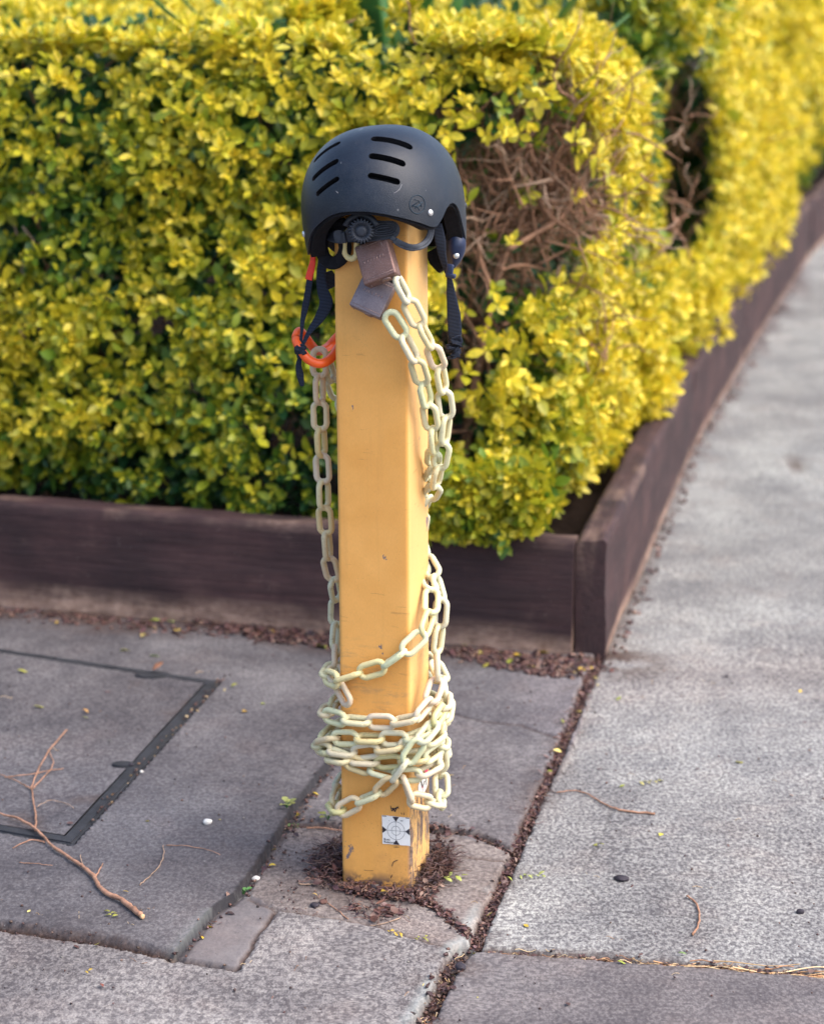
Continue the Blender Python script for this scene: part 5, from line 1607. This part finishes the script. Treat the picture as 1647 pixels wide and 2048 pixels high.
P = in_poly_pts([(700, 1810), (760, 1805), (800, 1822), (795, 1842), (740, 1845), (715, 1835)], 60, lt.rs); lt.leaves(P, .011, lift=.006); lt.straws(P[:34], .035, .0007)
P = in_poly_pts([(560, 1700), (650, 1690), (660, 1840), (560, 1830)], 60, lt.rs); lt.crumbs(P, .0022); lt.straws(P[:8], .02, .0005)
lt.build()
lt = Litter('leaf_litter', 'reddish brown litter packed in the joint beside the pale path slab', 2)
P = along(L_HC, 900, .0038, lt.rs); lt.leaves(P, .008, lift=.004, flat=.5)
P = along(L_HC, 1000, .0045, lt.rs); lt.crumbs(P, .003)
P = along(L_HC, 330, .005, lt.rs); lt.straws(P, .026, .0006, lift=.005)
P = along(L_HC, 22, .008, lt.rs); lt.leaves(P, .010, YEL)
P = along(L_FG, 240, .006, lt.rs); lt.leaves(P, .008, BROWN * .7); lt.crumbs(P, .0035, BROWN * .7); lt.straws(P[:60], .03, .0006, STRAW)
lt.build()
lt = Litter('leaf_litter', 'golden straw and litter caught in the joint at bottom right', 3)
a = math.atan2(L_BOT[3][1] - L_BOT[1][1], L_BOT[3][0] - L_BOT[1][0])
P = along(L_BOT, 300, .003, lt.rs, 0, .75); lt.crumbs(P, .0025); lt.leaves(P[:200], .007)
P = along(L_BOT, 130, .003, lt.rs, 0, .8); lt.straws(P, .030, .0006, STRAW, a)
P = along(L_BOT, 55, .003, lt.rs, .35, .85); lt.straws(P, .11, .0009, STRAW * 1.15, a, .004)
lt.build()
lt = Litter('leaf_litter', 'brown and yellow litter drifted along the foot of the front edging board', 4)
L2 = [(x, y - .038) for x, y in LT]
P = along(L2, 1000, .022, lt.rs); P = P[P[:, 1] < np.interp(P[:, 0], [LT[0][0], LT[2][0]], [LT[0][1], LT[2][1]]) - .010]
lt.crumbs(P, .0040, lift=.001); lt.leaves(P[:900], .012, lift=.002, flat=.2); lt.straws(P[:120], .04, .0008)
P2 = P[lt.rs.random(len(P)) < .035]; lt.leaves(P2, .017, YEL, lift=.004)
P = in_poly_pts([(300, 1215), (680, 1265), (680, 1310), (560, 1300), (400, 1262)], 500, lt.rs); lt.leaves(P, .013, lift=.004); lt.crumbs(P, .005)
P = in_poly_pts([(860, 1312), (1170, 1325), (1185, 1365), (1120, 1372), (950, 1340)], 420, lt.rs); lt.leaves(P, .011, lift=.003, flat=.25); lt.crumbs(P, .005); lt.leaves(P[:16], .014, YEL)
P = along(LB, 300, .011, lt.rs, 0, .32) + np.array([.016, 0]); lt.crumbs(P, .005); lt.leaves(P[:300], .012)
lt.build()
lt = Litter('leaf_litter', 'sparse grit, leaf scraps and seeds strewn over the paving slabs', 5)
P = np.column_stack([lt.rs.uniform(-.75, .8, 520), lt.rs.uniform(2.35, 3.9, 520)]); lt.crumbs(P, .0020, np.concatenate([BROWN, BROWN * .5, np.array([(.3, .28, .26)])]))
P = np.column_stack([lt.rs.uniform(-.72, .8, 46), lt.rs.uniform(2.4, 3.8, 46)]); lt.leaves(P, .008, np.concatenate([BROWN, YEL]), lift=.001, flat=.15)
P = np.column_stack([lt.rs.uniform(-.72, .8, 46), lt.rs.uniform(2.4, 3.8, 46)]); lt.straws(P, .03, .0004, STRAW * .8, lift=.0005)
P = along(L_STEP, 120, .006, lt.rs) + np.array([.008, 0]); lt.leaves(P[:70], .008, np.concatenate([BROWN, YEL[:1]])); lt.crumbs(P, .003)
P = along(L_AF, 90, .004, lt.rs, .3, 1); lt.crumbs(P, .0025, BROWN * .6)
P = along(L_CD, 260, .006, lt.rs); lt.crumbs(P, .003); lt.leaves(P[:120], .009)
P = along(W([(440, 1365), (145, 1690)]), 70, .003, lt.rs) + np.array([.01, 0]); lt.crumbs(P, .0028, np.concatenate([BROWN, STRAW])); 
lt.build()

# ------------------------------------------------------------------ fallen sticks, leaves, pebbles
def gpt(u, v, h=.003):
    p = G(u, v, .008); return Vector((p.x, p.y, ground_z(p.x, p.y) + h))
def stick(name, runs, label, mat, cat='twig', group=None):
    """runs: list of (pixels, r0, r1); first is the main stem"""
    c = gpt(*runs[0][0][len(runs[0][0]) // 2], 0)
    root = empty(name, c, label=label, cat=cat, group=group) if len(runs) > 1 else None
    for i, (px, r0, r1) in enumerate(runs):
        P = catmull([gpt(u, v, r0 + .001) - c for u, v in px], 5); N = len(P); rnd = random.Random(len(px) * 7 + i)
        P = [p + Vector((rnd.gauss(0, .0005), rnd.gauss(0, .0005), abs(rnd.gauss(0, .0006)))) for p in P]
        mb = MB(); tube(mb, P, [(r0 + (r1 - r0) * k / (N - 1)) * rnd.uniform(.88, 1.12) for k in range(N)], 7)
        if root: mb.build('stem' if i == 0 else 'side_shoot', mat, parent=root)
        else:
            o = mb.build(name, mat, label=label, cat=cat, group=group); o.location = c
    return root
br = stick('fallen_branch', [([(282, 1842), (262, 1826), (243, 1811), (209, 1794), (190, 1768), (170, 1747), (138, 1726), (106, 1704), (67, 1670), (28, 1650), (-10, 1640)], .0040, .0014),
    ([(72, 1674), (72, 1650), (69, 1620), (63, 1588)], .0016, .0012), ([(63, 1588), (84, 1536), (110, 1498), (134, 1470)], .0012, .0011), ([(63, 1590), (45, 1580), (28, 1571), (0, 1560)], .0011, .0006),
    ([(64, 1590), (88, 1566), (105, 1545), (106, 1530), (95, 1510)], .0011, .0006), ([(10, 1566), (60, 1560), (127, 1549)], .0009, .0007), ([(90, 1692), (60, 1688), (25, 1704)], .0012, .0007), ([(190, 1764), (200, 1745), (206, 1734)], .0011, .0006)],
    'long reddish forked branch lying across the lower left slab', M['twig'], 'branch')
mb = MB(); p = gpt(286, 1843, .004) - br.location
lathe(mb, [(.0034, -.003), (.0036, 0), (.0030, .0012)], 10, Matrix.Translation(p) @ Vector((1, -.6, .1)).to_track_quat('Z', 'Y').to_matrix().to_4x4())
mb.build('broken_end', mat_simple('fresh_wood', (.62, .40, .22), .7, .2), parent=br, label='pale broken end')
stick('twig', [([(281, 1777), (302, 1758), (320, 1738), (328, 1716), (326, 1698)], .0008, .0006)], 'thin pale curved twig in the middle of the left slab', M['bark_grey'], group='fallen twigs')
stick('twig', [([(331, 1698), (370, 1700), (410, 1706), (441, 1717)], .0006, .0004)], 'fine dark twig touching the top of the pale curved twig', M['twig'], group='fallen twigs')
stick('twig', [([(161, 1717), (164, 1735), (178, 1750), (194, 1758)], .0007, .0006)], 'short curved twig beside the long forked branch', M['bark_grey'], group='fallen twigs')
stick('twig', [([(38, 1732), (70, 1733), (104, 1739)], .0006, .0004)], 'straight thin twig below the fork of the long branch', M['twig'], group='fallen twigs')
stick('twig', [([(75, 1625), (100, 1613), (130, 1618), (148, 1628)], .0006, .0005)], 'pale arched twig on the cover infill near its corner', M['bark_grey'], group='fallen twigs')
stick('twig', [([(1112, 1578), (1150, 1574), (1176, 1582), (1216, 1606), (1254, 1617), (1310, 1622)], .0008, .0017)], 'orange-brown arched twig crossing onto the pale path from the joint', M['twig'], group='fallen twigs')
stick('twig', [([(1374, 1786), (1390, 1798), (1398, 1820), (1396, 1844), (1384, 1862)], .0013, .0015)], 'reddish crescent twig on the pale slab at lower right', M['twig'], group='fallen twigs')
stick('twig', [([(738, 1842), (768, 1838), (800, 1829)], .0006, .0008)], 'pale straight twig in the scraps just in front of the post', M['bark_grey'], group='fallen twigs')
stick('twig', [([(596, 1762), (612, 1762), (634, 1761)], .0012, .0008)], 'short grey twig left of the litter heap', M['bark_grey'], group='fallen twigs')
stick('twig', [([(612, 1652), (640, 1651), (688, 1658)], .0016, .0010)], 'orange pine-like stalk in the crack left of the post', M['twig'], group='fallen twigs')
stick('twig', [([(655, 1800), (675, 1813), (695, 1830)], .0008, .0007)], 'dark stalk leading from the scraps to the small dark pebble', M['twig'], group='fallen twigs')
def pebble(u, v, r, mat, label, seed, sx=1.0):
    p = gpt(u, v, 0); rnd = random.Random(seed); bm = bmesh.new()
    bmesh.ops.create_icosphere(bm, subdivisions=3, radius=r)
    for w in bm.verts:
        n = float(fbm(w.co.x / r * 1.3 + seed, w.co.y / r * 1.3, w.co.z / r * 1.3, seed=seed)) - .5
        w.co *= 1 + n * .7; w.co.z *= .6; w.co.x *= sx
    me = bpy.data.meshes.new('pebble'); bm.to_mesh(me); bm.free(); me.materials.append(mat)
    me.polygons.foreach_set('use_smooth', [True] * len(me.polygons))
    o = bpy.data.objects.new('pebble', me); o.location = (p.x, p.y, p.z + r * .45); o.rotation_euler = (0, 0, seed)
    link(o, label=label, cat='pebble', group='small stones on the paving')
pebble(415, 1651, .0062, M['stone'], 'white pebble alone in the middle of the left slab', 1, 1.25)
pebble(512, 1748, .0060, M['stone'], 'whitish pebble lodged against the stepped slab edge', 2)
pebble(283, 1547, .0030, M['stone'], 'tiny white pebble beside the cover rim', 3)
pebble(629, 1805, .0058, M['char'], 'small black pebble left of the scraps before the post', 4)
pebble(646, 1797, .0055, M['litter_b'] if 'litter_b' in M else mat_simple('seed_husk', (.12, .06, .05), .8, .4), 'round brown husk touching the small black pebble', 5)
pebble(1243, 1751, .0066, M['char'], 'flat black chip on the pale right slab', 6, 1.7)
pebble(1600, 1816, .0055, M['char'], 'dark maroon stone near the right end of the pale slab', 7)
pebble(920, 1925, .0072, M['char'], 'dark stone sunk in the joint below the slab corner', 8, 1.3)
pebble(262, 1540, .0040, M['char'], 'dark stone on the rim slot of the cover', 9)
def leaf_thing(u, v, L, ang, col, label, n=1, lift=.004):
    p = gpt(u, v, 0); rs = np.random.default_rng(int(u * 7 + v))
    pos = np.zeros((n, 3)); pos[:, 2] = lift; pos[:, :2] = np.stack([np.cos(ang) * L * .42 * np.arange(n), np.sin(ang) * L * .42 * np.arange(n)], -1)
    if n == 1: ax = np.array([[math.cos(ang), math.sin(ang), .12]])
    else:
        an = ang + np.where(np.arange(n) % 2, 1, -1) * .9; ax = np.stack([np.cos(an), np.sin(an), np.full(n, .1)], -1)
    up = np.stack([rs.normal(0, .2, n), rs.normal(0, .2, n), np.ones(n)], -1)
    L *= .86; V, F, C = leaf_batch(pos, ax + rs.normal(0, .22, (n, 3)), up, L * rs.uniform(.55, 1.1, n) if n > 1 else np.full(n, L), np.tile(col, (n, 1)) * rs.uniform(.75, 1.1, (n, 1)), .85, rs.uniform(0, .6, n), .4)
    V[:, 2] = np.maximum(V[:, 2], .0008)
    o = np_mesh('fallen_leaf', V, F, [M['litter']], dict(leafcol=C)); o.location = p
    md = o.modifiers.new('t', 'SOLIDIFY'); md.thickness = .0003
    link(o, label=label, cat='leaf', group='fallen leaves on the paving')
Yc, Yg, Gg, Bn = (.50, .34, .06), (.32, .32, .07), (.20, .30, .10), (.15, .08, .05)
leaf_thing(762, 1792, .020, .7, Yc, 'golden leaf on the litter in front of the post', lift=.016)
leaf_thing(634, 1786, .010, 2.5, (.62, .42, .16), 'small tan leaf left of the litter heap')
leaf_thing(1470, 1519, .022, .3, (.22, .20, .05), 'olive leaf alone on the pale path at right')
leaf_thing(1040, 1745, .012, 0.0, (.36, .40, .13), 'pale green compound leaflet right of the litter joint', 7)
leaf_thing(886, 1752, .020, .1, (.36, .40, .10), 'green leaflets against the litter right of the post', 4, .008)
leaf_thing(1278, 1557, .014, .1, (.38, .35, .12), 'yellow leaflet strip higher up the pale path', 6)
leaf_thing(1185, 1686, .012, .5, Yg, 'mottled yellow leaf scraps on the pale slab', 3)
leaf_thing(774, 1858, .011, -.4, Yc, 'yellow leaflet lying on the slab crack before the post', 5)
leaf_thing(828, 1872, .012, .2, Yg, 'yellow-green leaflet farther along the slab crack', 4)
leaf_thing(1234, 1915, .013, .1, (.45, .52, .08), 'lime leaf in the straw-filled joint')
leaf_thing(1356, 1899, .012, .2, Gg, 'faint green leaf above the straw-filled joint')
leaf_thing(225, 1842, .013, 1.9, Yg, 'yellow-green star of leaflets near the branch butt', 4)
leaf_thing(246, 1792, .009, .3, Yc, 'tiny yellow leaf above the branch butt')
leaf_thing(170, 1940, .010, .2, Yc, 'yellow scrap at lower left of the front slab', 2)
leaf_thing(200, 1965, .012, -1.2, (.30, .10, .08), 'red-brown leaf on the lower left slab')
leaf_thing(68, 1424, .020, .2, Yg, 'yellow leaf on the cover infill at left')
leaf_thing(166, 1430, .018, -.9, (.50, .28, .10), 'orange-brown leaf on the cover infill')
leaf_thing(35, 1352, .020, .2, Yg, 'lime leaf at the left edge on the cover infill')
leaf_thing(334, 1248, .022, .8, (.42, .50, .16), 'light green leaf before the front edging board')
leaf_thing(240, 1306, .020, .1, Yg, 'yellow leaf behind the cover rim')
leaf_thing(300, 1316, .022, .1, Gg, 'long green leaf behind the cover rim')
leaf_thing(462, 1380, .015, .6, Yg, 'yellow leaf right of the cover corner')
leaf_thing(484, 1430, .018, .5, (.50, .32, .08), 'golden leaf on the bare slab between cover and post')
leaf_thing(306, 1357, .032, 1.0, (.34, .16, .10), 'curled brown leaf in the lifting slot of the cover', lift=.008)
leaf_thing(155, 1218, .022, .4, (.46, .52, .20), 'pale leaf in the drift at far left')
leaf_thing(895, 1558, .010, .3, Yc, 'small yellow scrap just right of the chain')
leaf_thing(1026, 1318, .020, .3, (.66, .42, .05), 'bright golden leaf under the edging board right of the post')
# small weeds rooted in the stepped joint
def weed(u, v, s, n, label, col, seed):
    p = gpt(u, v, 0); rs = np.random.default_rng(seed)
    th = rs.uniform(0, 6.28, n); pos = np.stack([np.cos(th) * s * .4, np.sin(th) * s * .4, rs.uniform(.3, 1, n) * s * .8], -1)
    ax = np.stack([np.cos(th), np.sin(th), rs.uniform(.1, .8, n)], -1); up = np.stack([-np.cos(th) * .4, -np.sin(th) * .4, np.ones(n)], -1)
    V, F, C = leaf_batch(pos, ax, up, s * rs.uniform(.5, .9, n), np.tile(col, (n, 1)) * rs.uniform(.7, 1.2, (n, 1)), 1.7, .2, .2)
    root = empty('weed', p, label=label, cat='weed', group='weeds in the stepped joint')
    o = np_mesh('leaves', V, F, [M['leaf']], dict(leafcol=C)); link(o, parent=root)
    mb = MB()
    for k in range(n): tube(mb, catmull([Vector((0, 0, -.004)), Vector((pos[k][0] * .4, pos[k][1] * .4, pos[k][2] * .7)), Vector(pos[k])], 3), .0005, 5)
    mb.build('stems', M['flax'], parent=root)
weed(581, 1642, .014, 9, 'grey-green weed in the stepped joint left of the post', (.16, .24, .10), 1)
weed(573, 1618, .013, 8, 'yellowish tuft of weed just above the grey-green weed', (.34, .36, .12), 2)
weed(487, 1774, .011, 6, 'small bright green weed near the whitish pebble', (.14, .32, .10), 3)
weed(655, 1632, .013, 7, 'olive weed tucked against the left side of the post', (.20, .22, .06), 4)
